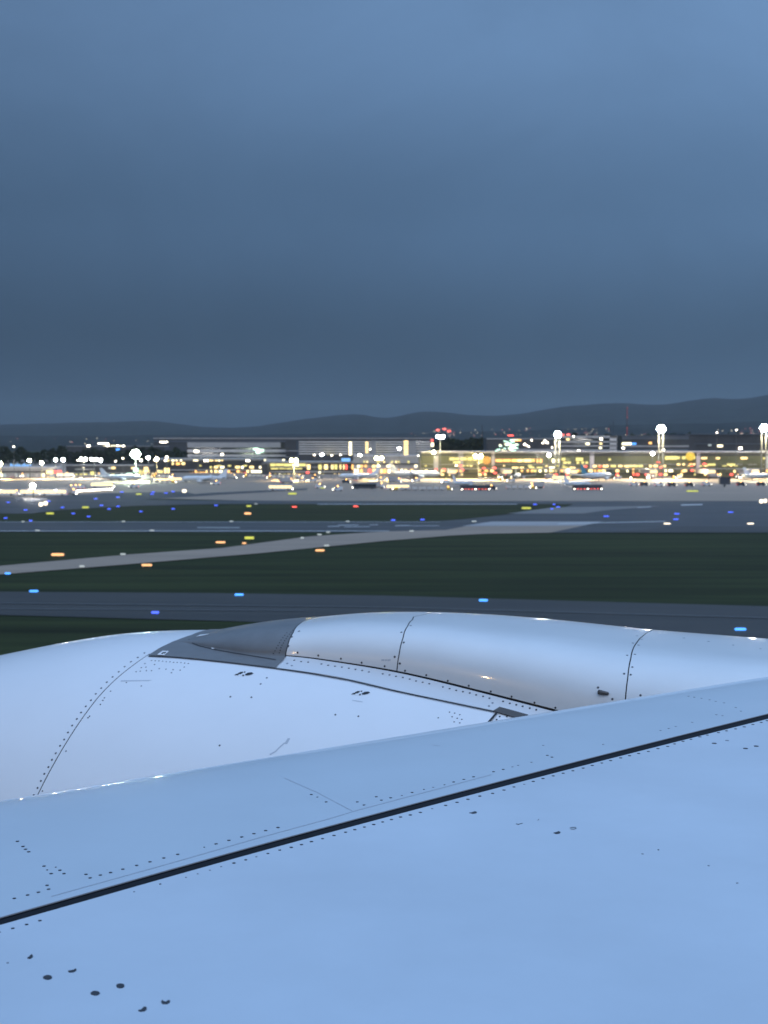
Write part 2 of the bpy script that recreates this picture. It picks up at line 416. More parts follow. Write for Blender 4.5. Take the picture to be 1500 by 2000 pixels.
for _it in range(2):                       # settle the crest so that its skyline falls where the photograph has it
    _fb = bvh_of(loft(S0, S1, 0, 1, 90, 24)); ex_ = [0, 500]; ey_ = [0, 0]
    for x, y in crest_px:
        if x in (740, 1000, 1260, 1500):
            py_ = y - 25
            while py_ < y + 25 and hit(_fb, min(x, 1495), py_) is None: py_ += .25
            ex_.append(x); ey_.append(max(-16, min(16, y - py_)) / F * 8)
    print('SKY', [round(v*F/8, 1) for v in ey_])
    crest = [(c[0], c[1], c[2] - float(np.interp(x, ex_, ey_))) for (x, y), c in zip(crest_px, crest)]
    zc_f = spline([c[0] for c in crest], [c[2] for c in crest])
_full = loft(S0, S1, 0, 2, 120, 40, both=True); _fb = bvh_of(_full)
def joint_fn(pts):
    out = []
    for x, y in pts:
        h = hit(_fb, x, y)
        if h is None: continue
        s_, u_, z_ = inv(h[0])
        ts = [i/120 for i in range(241)]
        t_ = min(ts, key=lambda t: (sec(s_, t) - h[0]).length)
        out.append((t_, s_))
    out.sort(); out.insert(0, (0, out[0][1] + (out[0][1]-out[1][1])/max(out[1][0]-out[0][0],.02)*out[0][0]*.4)); return lambda t: float(np.interp(t, [q[0] for q in out], [q[1] for q in out]))
J1 = joint_fn([(596,1212),(585,1219),(572,1237),(562,1262),(558,1278),(555,1289),(544,1299),(533,1304)])
J2 = joint_fn([(819,1200),(808,1209),(797,1222),(787,1247),(780,1276),(775,1312)])
J3 = joint_fn([(1264,1233),(1254,1241),(1243,1256),(1232,1286),(1226,1325),(1221.5,1368)])
g_ = .0065
def off(f, d): return lambda t: f(t) + d
def J0(t):
    s_ = -3.9
    for _ in range(5):
        q = inv(sec(s_, t)); s_ = seam_s(math.atan2(UC - q[1], q[2] - ZC)) + .012
    return s_
grey = loft(J0, off(J1,-g_/2), 0, 2, 30, 40)
pan1 = loft(off(J1,g_/2), off(J2,-g_/2), 0, .99, 26, 24)
pan2 = loft(off(J2,g_/2), off(J3,-g_/2), 0, .99, 40, 24)
pan3 = loft(off(J3,g_/2), S1, 0, .99, 40, 24)
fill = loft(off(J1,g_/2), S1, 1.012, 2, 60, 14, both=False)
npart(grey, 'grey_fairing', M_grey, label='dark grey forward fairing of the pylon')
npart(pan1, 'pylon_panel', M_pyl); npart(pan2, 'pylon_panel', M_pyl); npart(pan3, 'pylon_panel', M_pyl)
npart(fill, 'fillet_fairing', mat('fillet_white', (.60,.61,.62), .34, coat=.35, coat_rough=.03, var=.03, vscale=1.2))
npart(loft(S0+.05, S1, 0, 1.99, 90, 30, dr=.014), 'pylon_core', M_dark)
bv_pyl = bvh_of(grey, pan1, pan2, pan3, fill)

# --- wing: section lofted along the leading edge
def P_at(px, py, z):
    d = ray(px, py); p = EYE + d * (z / d.z); return Vector((p.x, p.y, 0))
ZW = -1.17
qL = P_at(0, 1570, ZW - .045); qR = P_at(1500, 1325, ZW - .045)
E_ = (qR - qL).normalized(); Nf = Vector((-E_.y, E_.x, 0))      # forward (away from the cabin)
if Nf.y < 0: Nf = -Nf
LEOFF = .165
def dcurve(pts):
    ws_, ds_ = [], []
    for x, y in pts:
        p = P_at(x, y, ZW); ws_.append((p-qL).dot(E_)); ds_.append(-(p-qL).dot(Nf) + LEOFF)
    return spline(ws_, ds_)
_gap = [(0,1795,12.8),(225,1730.8,12.6),(450,1667.3,12),(700,1599.4,11.4),(950,1533.4,10.8),(1167,1477,10.3),(1500,1393.3,9.4)]
dg0 = dcurve([(x, y) for x, y, w_ in _gap]); dg1 = dcurve([(x, y+w_) for x, y, w_ in _gap])
def zprof(d):
    return ZW - .085*math.exp(-max(d,0)/.085) - .035*math.exp(-max(d,0)/.42) + .004*max(0, d-.8)
def WP(w, d, dz=0):
    p = qL + E_*w + Nf*(LEOFF - d); return Vector((p.x, p.y, H + zprof(d) + dz))
def nose(w, k):                            # k 0..1 : under the nose and round to the top at d = 0
    a = math.pi*1.05*(1-k)
    p = qL + E_*w + Nf*LEOFF; r = .075
    zt = zprof(0); p = p + Nf*(r*math.sin(a)*.75)
    if k < .05: p = p - Nf*.3
    return Vector((p.x, p.y, H + zt - r*1.35*(1-math.cos(a))))
W0, W1 = -5.5, 9.5; NW = 60
ws = [W0 + (W1-W0)*i/NW for i in range(NW+1)]
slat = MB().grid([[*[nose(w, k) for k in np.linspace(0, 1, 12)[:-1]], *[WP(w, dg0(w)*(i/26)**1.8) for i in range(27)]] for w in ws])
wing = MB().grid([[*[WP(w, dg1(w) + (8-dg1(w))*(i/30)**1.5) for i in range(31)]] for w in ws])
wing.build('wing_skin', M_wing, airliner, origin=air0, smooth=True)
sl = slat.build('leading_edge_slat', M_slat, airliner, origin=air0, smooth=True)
MB().grid([[WP(w, dg0(w)-.03, -.0022), WP(w, dg1(w)+.03, -.0022)] for w in ws]).build('gap_seal', M_seal, airliner, origin=air0)
MB().grid([[WP(w, dg0(w)-.006, .0012), WP(w, dg0(w)+.001, .0006)] for w in ws]).build('slat_trailing_edge', mat('edge_brown', (.16,.13,.12), .5), sl, origin=air0)
bv_wing = bvh_of(slat, wing)
# flat-topped edges need crisp corners at the gap
# --- fuselage side behind the camera (the wall one looks out of)
FH, FV, FZ, FY = 3.57, 4.2, H + 1.0, -.62 - 3.47      # double-deck height chosen to hold the added glint lamp
rows = []
for j_ in range(31):
    x = -16 + 32*j_/30
    rows.append([Vector((x, FY + FH*math.cos(a), FZ + FV*math.sin(a))) for a in np.linspace(-1.4, 1.9, 34)])
MB().grid(rows).build('fuselage', M_fus, airliner, origin=air0, smooth=True)
def skin_y(z): return FY + FH*math.sqrt(max(0, 1 - ((z-FZ)/FV)**2))
L_cab = lamp_mat('cabin_window_glow', (1, .80, .55), .8)
for row_z in (.15, 2.75):
    for k in range(-12, 13):
        x = k*.62; p = []
        for q in range(12):
            a = 2*math.pi*q/12; z_ = H + row_z + .165*math.sin(a); p.append((x + .115*math.cos(a), skin_y(z_) + .006, z_))
        MB().prism(p, (0, .004, 0)).build('cabin_window', L_cab, airliner, origin=air0)

# --- marks on the skin
def disc(mb, bv, px, py, rpx, n=8, lift=.0012, asp=1.0, thick=.0016):
    h = hit(bv, px, py)
    if not h: return
    p, nn = h; r = rpx/F*(p-EYE).length
    t = nn.cross(Vector((0,0,1)));
    t = t.normalized() if t.length > 1e-4 else Vector((1,0,0)); w = nn.cross(t)
    c = p + nn*lift
    mb.prism([c + (t*math.cos(2*math.pi*i/n)*asp + w*math.sin(2*math.pi*i/n))*r for i in range(n)], -nn*thick)
def decal(mb, bv, pts, lift=.0012, thick=.0016):
    hs = [hit(bv, x, y) for x, y in pts]
    if any(h is None for h in hs): return
    nn = sum((h[1] for h in hs), Vector()).normalized()
    mb.prism([h[0] + h[1]*lift for h in hs], -nn*thick)
def ribbon(mb, bv, pts, wpx, lift=.001, step=14):
    P = []
    for (x0,y0),(x1,y1) in zip(pts[:-1], pts[1:]):
        n = max(1, int(math.hypot(x1-x0, y1-y0)/step))
        P += [(x0+(x1-x0)*i/n, y0+(y1-y0)*i/n) for i in range(n)]
    P.append(pts[-1]); rows = []
    for i, (x, y) in enumerate(P):
        a = P[max(0,i-1)]; b = P[min(len(P)-1,i+1)]; dx, dy = b[0]-a[0], b[1]-a[1]; L = math.hypot(dx,dy) or 1
        ox, oy = -dy/L*wpx/2, dx/L*wpx/2
        h1 = hit(bv, x+ox, y+oy); h2 = hit(bv, x-ox, y-oy)
        if h1 and h2: rows.append([h1[0]+h1[1]*lift, h2[0]+h2[1]*lift])
    if len(rows) > 1: mb.grid(rows)
def along(pts, sp):
    out = []; acc = 0
    for (x0,y0),(x1,y1) in zip(pts[:-1], pts[1:]):
        L = math.hypot(x1-x0, y1-y0); t = acc
        while t < L: out.append((x0+(x1-x0)*t/L, y0+(y1-y0)*t/L)); t += sp
        acc = t - L
    return out
rj = random.Random(11)
def j(a): return rj.uniform(-a, a)

# cowl seam rows of rivets
cr = MB()
for x, y in along([(66,1553),(84,1517),(106,1477),(131,1433),(158,1393),(188,1354),(221,1320),(256,1293),(287,1272)], 15.5): disc(cr, bv_nac, x+j(.6), y+j(.6), 2.1)
for x, y in ((204,1363),(201,1368),(196,1376),(172,1402),(175,1399),(129,1467),(83,1545)): disc(cr, bv_nac, x, y, 1.6)
for x, y in along([(296,1290),(372,1296)], 7.2): disc(cr, bv_nac, x, y+j(.3), 1.4)
for x, y in ((266,1312),(274,1311),(286,1310),(296,1310),(283,1296),(285,1303),(276,1304),(302,1298),(311,1306),(324,1307),(338,1308),(352,1309),(335,1314),(360,1303),(276,1340),(247,1333),(216,1350)): disc(cr, bv_nac, x, y, 1.5)
for x, y in ((450,1361),(491,1362),(509,1336),(521,1324),(429,1456),(655,1396),(700,1399),(548,1477.5)): disc(cr, bv_nac, x, y, 2.0)
for x, y in ((878,1391),(888,1393),(898,1396),(883,1400),(893,1403),(902,1405),(887,1410),(898,1412),(856,1402)): disc(cr, bv_nac, x, y, 1.5)
npart(cr, 'cowl_fasteners', M_fast, False, kind='stuff')
sm = MB()
decal(sm, bv_nac, [(296,1328.6),(290,1330),(236,1331),(236,1329)]); decal(sm, bv_nac, [(562,1442),(567,1442),(561,1453),(555,1453)])
ribbon(sm, bv_nac, [(556,1451),(548,1458),(538,1468),(527,1474)], 2.4); ribbon(sm, bv_nac, [(688,1368),(708,1371)], 1.4)
npart(sm, 'cowl_smudge', M_smudge, False, kind='stuff')
# footprint stickers
def foot(cx, cy_, k):
    w = MB(); decal(w, bv_nac, [(cx-20*k,cy_+3.4),(cx-12*k,cy_-1),(cx-2,cy_-5),(cx+12*k,cy_-4.4),(cx+20*k,cy_-1.4),(cx+10*k,cy_+3.4),(cx-2,cy_+5)], lift=.001)
    npart(w, 'no_step_sticker', M_white, False)
    m_ = MB()
    decal(m_, bv_nac, [(cx-18.5*k,cy_+2.6),(cx-15*k,cy_+.2),(cx-9.5*k,cy_+.2),(cx-11*k,cy_+2.6)], .003)
    decal(m_, bv_nac, [(cx-12*k,cy_-.6),(cx-7*k,cy_-3.4),(cx-1.5*k,cy_-4),(cx-2.5*k,cy_-1.5),(cx-7*k,cy_+.8)], .003)
    decal(m_, bv_nac, [(cx+2*k,cy_+1),(cx+8*k,cy_-2),(cx+15*k,cy_-2.8),(cx+18.5*k,cy_-1),(cx+15*k,cy_+1.4),(cx+8*k,cy_+3.2),(cx+3*k,cy_+3)], .003)
    decal(m_, bv_nac, [(cx+.5*k,cy_-4.4),(cx+3.5*k,cy_-4.2),(cx+2.5*k,cy_-2.2),(cx-.3*k,cy_-2.6)], .003)
    decal(m_, bv_nac, [(cx-3.5*k,cy_+2.2),(cx+.5*k,cy_+1.8),(cx+.2*k,cy_+4.2),(cx-2.5*k,cy_+4.6)], .003)
    npart(m_, 'footprint_symbol', M_dark, False, label='black crossed-out footprints marking no step')
foot(476.5, 1316.5, 1.0); foot(704.5, 1354, .98)
st = MB(); decal(st, bv_nac, [(160,1249),(178,1245.2),(205,1242.2),(250,1240.3),(296,1238.6),(270,1243),(235,1245.8),(200,1247.6)], .012, .012)
npart(st, 'crest_reflection', mat('crest_reflection_grey', (.20,.21,.23), .4), False)  # grey reflection along the cowl crest, painted as a thin plate
# grey fairing marks
gm = MB()
for x, y in along([(572,1231),(560,1245),(550,1262),(545,1277)], 5.2): disc(gm, bv_pyl, x, y, 1.2)
for x, y in along([(560,1236),(549,1250),(540,1266),(533,1278)], 6): disc(gm, bv_pyl, x, y, 1.2)
npart(gm, 'fairing_fasteners', M_dark, False, kind='stuff')
cz = MB(); ribbon(cz, bv_pyl, [(369,1249),(376,1256),(390,1262),(420,1269),(460,1276),(510,1284),(553,1291)], 1.5, .0015); npart(cz, 'fairing_crease', M_dark)
pl = MB(); decal(pl, bv_pyl, [(307,1279.5),(318,1272),(330,1272.5),(321,1280.5)], .004); npart(pl, 'placard', M_decalw, False)
pl = MB(); decal(pl, bv_pyl, [(315,1278),(319,1275),(321,1275.5),(317.5,1278.6)], .006); decal(pl, bv_pyl, [(320,1277),(323,1274.5),(325,1275),(322,1277.8)], .006); npart(pl, 'placard_mark', M_dark, False)
pl = MB(); decal(pl, bv_pyl, [(383,1244),(391,1240.5),(408,1238.5),(400,1241)], .003); decal(pl, bv_pyl, [(412,1266),(416,1265),(420,1266.5),(415,1268)], .003); npart(pl, 'light_scuff', M_decalw, False, kind='stuff')
# panel-edge strip along the front rim of the fairing
rm = MB(); ribbon(rm, bv_nac, [(292,1277.5),(312,1265),(338,1252.5),(360,1245),(380,1240)], 2.6, .004); npart(rm, 'cowl_rim', M_white)
# dark joints
jt = MB()
ribbon(jt, bv_nac, [(290,1282.5),(340,1285),(395,1290),(460,1297),(540,1307)], 1.5, .004)
ribbon(jt, bv_nac, [(540,1307),(600,1315.5),(680,1329.5),(770,1350.5),(860,1369.5),(965,1391.5)], 1.8, .005)
npart(jt, 'cowl_joint', M_dark)
jt = MB()
ribbon(jt, bv_pyl, [(560,1278.5),(650,1290.5),(775,1313),(930,1349),(1085,1389.5),(1110,1397)], 2.1, .002)
ribbon(jt, bv_pyl, [(1222,1360),(1245,1364),(1260,1370)], 1.6, .003)
npart(jt, 'panel_joint', M_dark)
pf = MB()
L1 = [(575,1290),(650,1300.5),(775,1321),(860,1341),(930,1357),(1060,1390)]
for i, (x, y) in enumerate(along(L1, 13.4)):
    if i % 9 not in (3,) : disc(pf, bv_pyl, x+j(.5), y+j(.5), 2.1)
for x, y in along([(580,1274.5),(650,1285),(775,1305),(860,1326),(930,1343),(1092,1384)], 43): disc(pf, bv_pyl, x+j(2), y+j(1), 2.1)
for x, y in ((570,1244),(584,1233),(802,1222),(784,1235),(788.5,1255),(771,1283),(781,1296),(563,1262),(1236,1256),(1247,1260),(1225,1280),(1240,1278),(1235,1303),(1219,1316),(1232,1318),(1168,1343),(1196,1365.5),(1251,1358)): disc(pf, bv_pyl, x, y, 2.3)
npart(pf, 'pylon_fasteners', M_fast, False, kind='stuff')
pf = MB()
for x, y in ((1244,1242),(1253,1249),(1336,1246),(1384,1253),(1432,1260),(1485,1267),(561,1296),(570,1300),(962,1373),(955,1379)): disc(pf, bv_pyl, x, y, 2.3)
npart(pf, 'worn_fasteners', M_fastl, False, kind='stuff')
kn = MB()
h = hit(bv_pyl, 1168, 1352); h2 = hit(bv_pyl, 1187, 1355)
kn.lathe(h[0]+h[1]*.008, (h2[0]-h[0]), [(0,.004),(.004,.0125),(.02,.0125),(.058,.008),(.062,.002)], 10); npart(kn, 'latch', M_brown)
w = MB(); 
for x0, x1 in ((745,751),(752,756),(757,763)): ribbon(w, bv_pyl, [(x0,1289.5),(x1,1289)], 3.2)
npart(w, 'stain', M_smudge)
bv_all = bvh_of(grey, pan1, pan2, pan3, fill, inlet, fan)
ep = MB(); decal(ep, bv_all, [(976,1383),(1004,1390.5),(1032,1398.4),(1007,1403.5),(985,1397),(963,1391)], .010, .006); npart(ep, 'end_plate', M_brown, False)
ep = MB(); ribbon(ep, bv_all, [(971,1393),(963,1403),(954,1413)], 4.0, .008); npart(ep, 'cowl_edge_seal', M_dark)
ep = MB()
for x, y in ((976,1400),(970,1406),(990,1400)): disc(ep, bv_all, x, y, 1.8, lift=.004)
npart(ep, 'hinge_fasteners', M_fast, False, kind='stuff')

# --- wing fasteners
wf = MB(); wfl = MB(); sf = MB(); sfl = MB()
R_ = 3.3
# slat side
slp = [(28,1755),(54,1748.5),(75,1743),(95,1737),(92,1729.5),(168,1708),(176,1715),(196,1709.5),(216,1704.5),(240,1698),(267,1690.5),(293,1683.5),(320,1676),(347,1669),(422,1648.5),(447,1641.5),(472,1635),(496,1628.5),(519,1622.5),(543,1616.5),
       (34,1643.5),(45,1653.5),(50,1659),(56,1664),(86,1692),(100,1706.5),(117,1700),(125,1706.5),(608,1552),(637,1566.5),(698,1566.5),(711,1572.5),(735,1556.5),(745,1563),(763,1558.5),(805,1548),(886,1527.5),(906,1522.5),(925,1517.5),(964,1507.5),(983,1503),(1069,1475.5),(1078,1479)]
for x, y in slp: disc(sf, bv_wing, x, y, R_*(1.0 if y > 1600 else .85), n=10)
for x, y in ((92,1699.5),(109,1694),(399,1655),(620,1557),(828,1542),(868,1533)): disc(sf, bv_wing, x, y, 1.8)
for x, y in ((785,1554),(846,1538),(1001,1498),(1012,1495),(1038,1489),(1290,1427),(1306,1423),(1320,1419),(1352,1411),(1399,1396),(1411,1398),(1437,1382),(1447,1389),(1345,1360),(1356,1362),(1370,1364),(1386,1367),(1398,1370),(1414,1373),(1178,1454),(1061,1456)): disc(sfl, bv_wing, x, y, 2.2)
# main wing side: one row along the gap
z6 = [(20,708),(90,689),(220,652),(289,632),(357,616),(417,600),(475,582),(540,565),(607,546),(675,527),(729,512),(785,497),(840,482),(892,467),(944,453),(997,438),(1054,426),(1113,411),(1261,370),(1328,352),(1392,334),(1461,316)]
z7 = [(201,404),(259,392),(310,377),(355,363),(442,338),(486,325),(532,313),(577,301),(621,290),(667,278),(708,266),(751,255),(791,244),(836,232),(876,222),(917,212),(961,203),(1004,190),(1048,180),(1079,169),(1117,157),(1153,148),(1193,137),(1227,129),(1277,118),(1313,110),(1354,101),(1393,92),(1432,81),(1470,72),(1497,64)]
for x, y in z6: disc(wf, bv_wing, 450+x/3, 1450+y/3, R_*rj.uniform(.85,1.05), n=10)
for x, y in z7: disc(wf, bv_wing, 850+x/2.308, 1380+y/2.308, R_*rj.uniform(.8,1.0), n=10)
for x, y in ((500.7,1673.7),(844,1579.7),(1024,1532)): disc(wfl, bv_wing, x, y, 2.2)
for x, y in ((25,1813.5),(52,1806),(78,1798.5),(457,1686)): disc(wf, bv_wing, x, y, R_, n=10)
disc(wf, bv_wing, 313, 1727, 2.4)
for x, y in ((0,1821),(262,1742),(386,1707),(410,1700),(432,1693),(363,1714)): disc(wfl, bv_wing, x, y, 1.9)
for x, y in ((1456,1462),(1477,1457.5),(1395,1452)): disc(wf, bv_wing, x, y, 4.6, n=12)
for x, y in ((1420,1446.5),(1286,1660)): disc(wfl if x > 1400 else wf, bv_wing, x, y, 3.5 if x > 1400 else 1.8, n=12)
for x, y in ((1255,1668),(1384,1691),(1440,1725),(15,1881)): disc(wfl, bv_wing, x, y, 2.2)
wk = bpy.data.objects['wing_skin']
sf.build('slat_fasteners', M_fast, sl, origin=air0, kind='stuff'); sfl.build('worn_slat_fasteners', M_fastl, sl, origin=air0, kind='stuff')
wf.build('wing_fasteners', M_fast, wk, origin=air0, kind='stuff'); wfl.build('worn_wing_fasteners', M_fastl, wk, origin=air0, kind='stuff')
# large screw heads with paint chipped off: each a piece of its own
def blob(cx, cy_, a, b, cut=None, n=18):
    pts = []
    for i in range(n):
        t = 2*math.pi*i/n; x = a*math.cos(t); y = b*math.sin(t)
        if cut:
            dx, dy = x-cut[0], y-cut[1]; q = math.hypot(dx/cut[2], dy/cut[3])
            if q < 1: x = cut[0] + dx/max(q,.2); y = cut[1] + dy/max(q,.2); x = max(-a, min(a, x)); y = max(-b, min(b, y))
        pts.append((cx + x + j(.35), cy_ + y + j(.2)))
    m_ = MB(); decal(m_, bv_wing, pts, .0014); m_.build('screw_head', M_fast, wk, origin=air0)
blob(93, 1909.5, 9, 4.2); blob(186, 1940.5, 9, 4.2); blob(235, 1926, 8.2, 4.4)
def chip(pts, ox, oy, k):                  # head with part of its dark ring still painted over
    pts = [(ox + x/k, oy + y/k) for x, y in pts]
    m_ = MB(); decal(m_, bv_wing, pts, .0014); m_.build('screw_head', M_fast, wk, origin=air0)
chip([(160,874),(172,866),(183,854),(191,857),(193,868),(181,878),(165,879)], 0, 1580, 3)
chip([(398,950),(418,947),(434,944),(439,937),(448,940),(446,950),(430,958),(404,959)], 0, 1580, 3)
chip([(945,1129),(951,1121),(958,1128),(972,1132),(984,1123),(997,1124),(995,1136),(980,1144),(955,1144),(946,1137)], 0, 1580, 3)
chip([(809,1181),(827,1178),(837,1168),(845,1160),(859,1164),(860,1176),(848,1186),(825,1189),(812,1186)], 0, 1580, 3)
chip([(153,480),(165,478),(179,473),(188,477),(186,481),(170,484)], 850, 1380, 2.308)
chip([(533,570),(547,567),(557,563),(565,567),(561,573),(545,575)], 850, 1380, 2.308)
ar = MB(); ribbon(ar, bv_wing, [(1113,1618),(1117,1616.4),(1124,1616.4),(1126,1618),(1121,1620),(1115,1619.5)], .9); ribbon(ar, bv_wing, [(1008,1609),(1012,1610.5),(1021,1608)], .9); ribbon(ar, bv_wing, [(1050,1603),(1053,1600)], .9)
ar.build('screw_rim', M_fast, wk, origin=air0, kind='stuff')
# faint skin joints
fj = MB(); ribbon(fj, bv_wing, [(100,1751),(240,1712),(330,1687),(500,1638),(640,1600),(700,1582),(870,1537),(960,1513)], 1.2, .0008); ribbon(fj, bv_wing, [(556,1520),(620,1548),(688,1584)], 1.0, .0008)
ribbon(fj, bv_wing, [(845,1455),(860,1457)], 1.0, .0008)
fj.build('skin_joint', M_smudge, sl, origin=air0)

# lamp added to the unseen fuselage side, placed so its glint lands on the pylon
found = None
for py_ in np.arange(1308, 1345, 1.0):
    h = hit(bv_pyl, 952, py_)
    if not h: continue
    dd = (h[0]-EYE).normalized(); rr_ = dd - 2*dd.dot(h[1])*h[1]; q = h[0].copy()
    for _ in range(500):
        q = q + rr_*.05
        if abs(q.z-FZ) < FV*.97 and q.y < skin_y(q.z) + .06: found = (q.copy(), rr_.copy(), py_); break
    if found: break
print('LAMP', found and (found[0]-EYE, found[2]))
if found:
    q, rr_, py_ = found
    MB().tube(q, q - rr_*.08, .13, .12, 14).build('glint_lamp', lamp_mat('glint_lamp_glow', (1, .62, .25), 480), airliner, origin=air0)

# ================================================================== BACKGROUND BUILDINGS
CUBE = MB().box(-.5,.5,-.5,.5,-.5,.5)
_cube = {}
def pbox(name, m, parent, x0, x1, ya, yb, Y, y_front, y_back, kind=None):
    """box seen between photograph columns x0..x1 and rows ya..yb when its face stands at distance Y; shares one mesh per material"""
    k = (name.split('.')[0], m.name)
    if k not in _cube: _cube[k] = CUBE.mesh(name, m)
    a = D(x0, ya, Y); b = D(x1, yb, Y)
    o = bpy.data.objects.new(name, _cube[k]); C.objects.link(o); o.parent = parent
    r = Vector(ROOTLOC[parent.name])
    zb = max(b.z, 0.05)
    o.location = Vector(((a.x+b.x)/2, Y + (y_front+y_back)/2, (a.z+zb)/2)) - r
    o.scale = (abs(b.x-a.x), abs(y_back-y_front), max(a.z-zb, .05)); ROOTLOC[o.name] = tuple(r)
    if kind: o['kind'] = kind
    return o
def bld(name, label, x0, x1, ytop, Y, depth, wall, bands=(), wins=(), roof=None, cat='building', group=None):
    a = D(x0, ytop, Y); b = D(x1, ytop, Y)
    t = thing(name, label, cat, ((a.x+b.x)/2, Y, 0), 0, group)
    pbox('wall', wall, t, x0, x1, ytop, 2000, Y, 0, depth)
    if roof: pbox('roof', roof, t, x0-1, x1+1, ytop-1.6, ytop, Y, -1.5, depth+1.5)
    for q in bands:
        y0, y1, m = q[:3]; xa, xb = (q[3], q[4]) if len(q) > 3 else (x0, x1); nm = q[5] if len(q) > 5 else 'facade_band'
        pbox(nm, m, t, xa, xb, y0, y1, Y, -.7, -.02)
    for q in wins:
        wx0, wx1, wy0, wy1, m = q[:5]
        pbox('window', m, t, wx0, wx1, wy0, wy1, Y, -.95 if len(q) > 5 else -.35, -.03)
    return t
rb = random.Random(5)
def wrow(x0, x1, y0, y1, mats, p=.6, w=(3, 8), gap=(1, 5)):
    out = []; x = x0
    while x < x1:
        ww = rb.uniform(*w)
        if rb.random() < p: out.append((x, min(x+ww, x1), y0 + rb.uniform(0, .6), y1 - rb.uniform(0, .6), rb.choice(mats), 1))
        x += ww + rb.uniform(*gap)
    return out

# far row
bld('warehouse', 'very long low dark warehouse with a thin pale roof line behind the car park', 300, 845, 855, 1900, 60, M_bgd, [(855.2,857.2,M_bgw),(861,863,M_roof)], [], M_roof)
bld('office_block', 'long white office block with dark window bands left of the dark tower', 366, 559, 864, 1350, 40, M_glass,
    [(864,874,M_bgg,366,548),(878,883,M_bgw),(888,892,M_bgw),(896,900,M_bgw)], [(495,505,875,879,L_wing,1),(505,515,877,883,L_wing,1),(500,508,880,886,L_wing,1),(380,386,880,883,L_sml,1),(432,436,886,889,L_sml,1)]+wrow(380,556,897,900,[L_win2,L_sml],.25))
bld('dark_tower', 'narrow dark brown tower block between the white office and the car park', 558, 583, 861, 1340, 25, M_bgd, [(880,881.5,M_bgg),(892,893.5,M_bgg)], [])
t = bld('parking_garage', 'six storey parking garage with pale parapets and lit stair columns', 584, 842, 861, 1260, 50, M_glass,
    [(862+i*4.6, 864.4+i*4.6, M_bgw, 584, 842) for i in range(6)] + [(861,888,M_bgg,725,735,'stair_tower'),(861,890,M_bgg,799,812,'stair_tower'),(889,915,M_bgd,584,842)],
    [(681.5,687,863+i*4.6,866+i*4.6,L_win2,1) for i in range(6)]+[(714,719,863+i*4.6,866+i*4.6,L_win,1) for i in range(5)]+[(789,797,861+i*5,864.5+i*5,L_win,1) for i in range(6)]+[(842,846,858,862,L_red,1),(842,847,865,872,L_win2,1)])
bld('glass_office', 'dark office block sprinkled with small green-white lit windows', 950, 1090, 856, 1300, 40, M_bgd, [(856,858,M_bgg),(877,884,M_bgg,1000,1090)],
    [(x := rb.uniform(953,1002), x+rb.uniform(2.5,6), (y := 893-(x-953)*.45*rb.random()-rb.uniform(0,8)-3), y+1.8, rb.choice([L_wing,L_wing,L_win2]),1) for _ in range(34)]
    + [(x := rb.uniform(975,1010), x+rb.uniform(3,7), (y := rb.uniform(858,876)), y+2, rb.choice([L_wing,L_wing,L_win2]),1) for _ in range(26)]
    + [(x := rb.uniform(1018,1090), x+rb.uniform(2,4), (y := rb.uniform(858,875)), y+1.6, L_sml,1) for _ in range(12)] + [(1005,1018,858,861.5,L_wino,1),(992,1003,849.5,851.5,L_red,1)])
t = bld('office_block', 'grey four storey office with broad window bands and blank end wall by the second mast', 1093, 1205, 851, 1180, 30, M_glass,
    [(851,855.5,M_bgg),(861.5,864.5,M_bgg),(869.5,872.5,M_bgg),(877.5,880,M_bgg),(851,884,M_bgw,1191,1204,'end_wall')],
    [(1144,1151,864.8,868.8,L_win2,1),(1106,1112,856.5,860,L_win,1),(1172,1176,856,859,L_sml,1),(1171,1176,865,868,L_win,1),(1170,1175,873,876.4,L_win2,1),(1106,1112,881,884.5,L_win2,1),(1128,1132,879,881,L_sml,1)])
bld('cargo_hall', 'hall with pale blue-grey roof edge and a lit hoarding beside the third mast', 1206, 1345, 852, 1230, 60, M_bgd, [(852.5,858,M_roof),(870,873,M_bgg),(877,881,M_roof)],
    [(1212,1233,864.5,869,L_win2,1),(1233,1242,865,868.5,L_blueb,1),(1267,1273,863.5,867,L_wino,1),(1213,1219,874,876,L_sml,1)], M_roof)
bld('maintenance_hangar', 'big unlit dark hangar at the right under the highest hill', 1338, 1720, 849, 1260, 80, M_bgd, [(866,867.5,M_roof,1338,1720)], [(1401,1411,869,873,L_win2,1),(1443,1449,874,877,L_sml,1),(1383,1389,868,871,L_pale,1)], M_roof)
bld('terminal_annex', 'plain grey annex below the parking garage beside the long terminal', 690, 832, 889, 1120, 40, M_bgg, [(889,892,M_bgw),(905,907,M_bgd)], wrow(692,830,900,904,[L_win,L_winy],.3,(2,5)) + wrow(692,830,908,913,[L_win,L_wino,L_win2],.6) + wrow(692,830,916,924,[L_win,L_wino,L_red,L_win2],.6,(2,6),(2,4)))
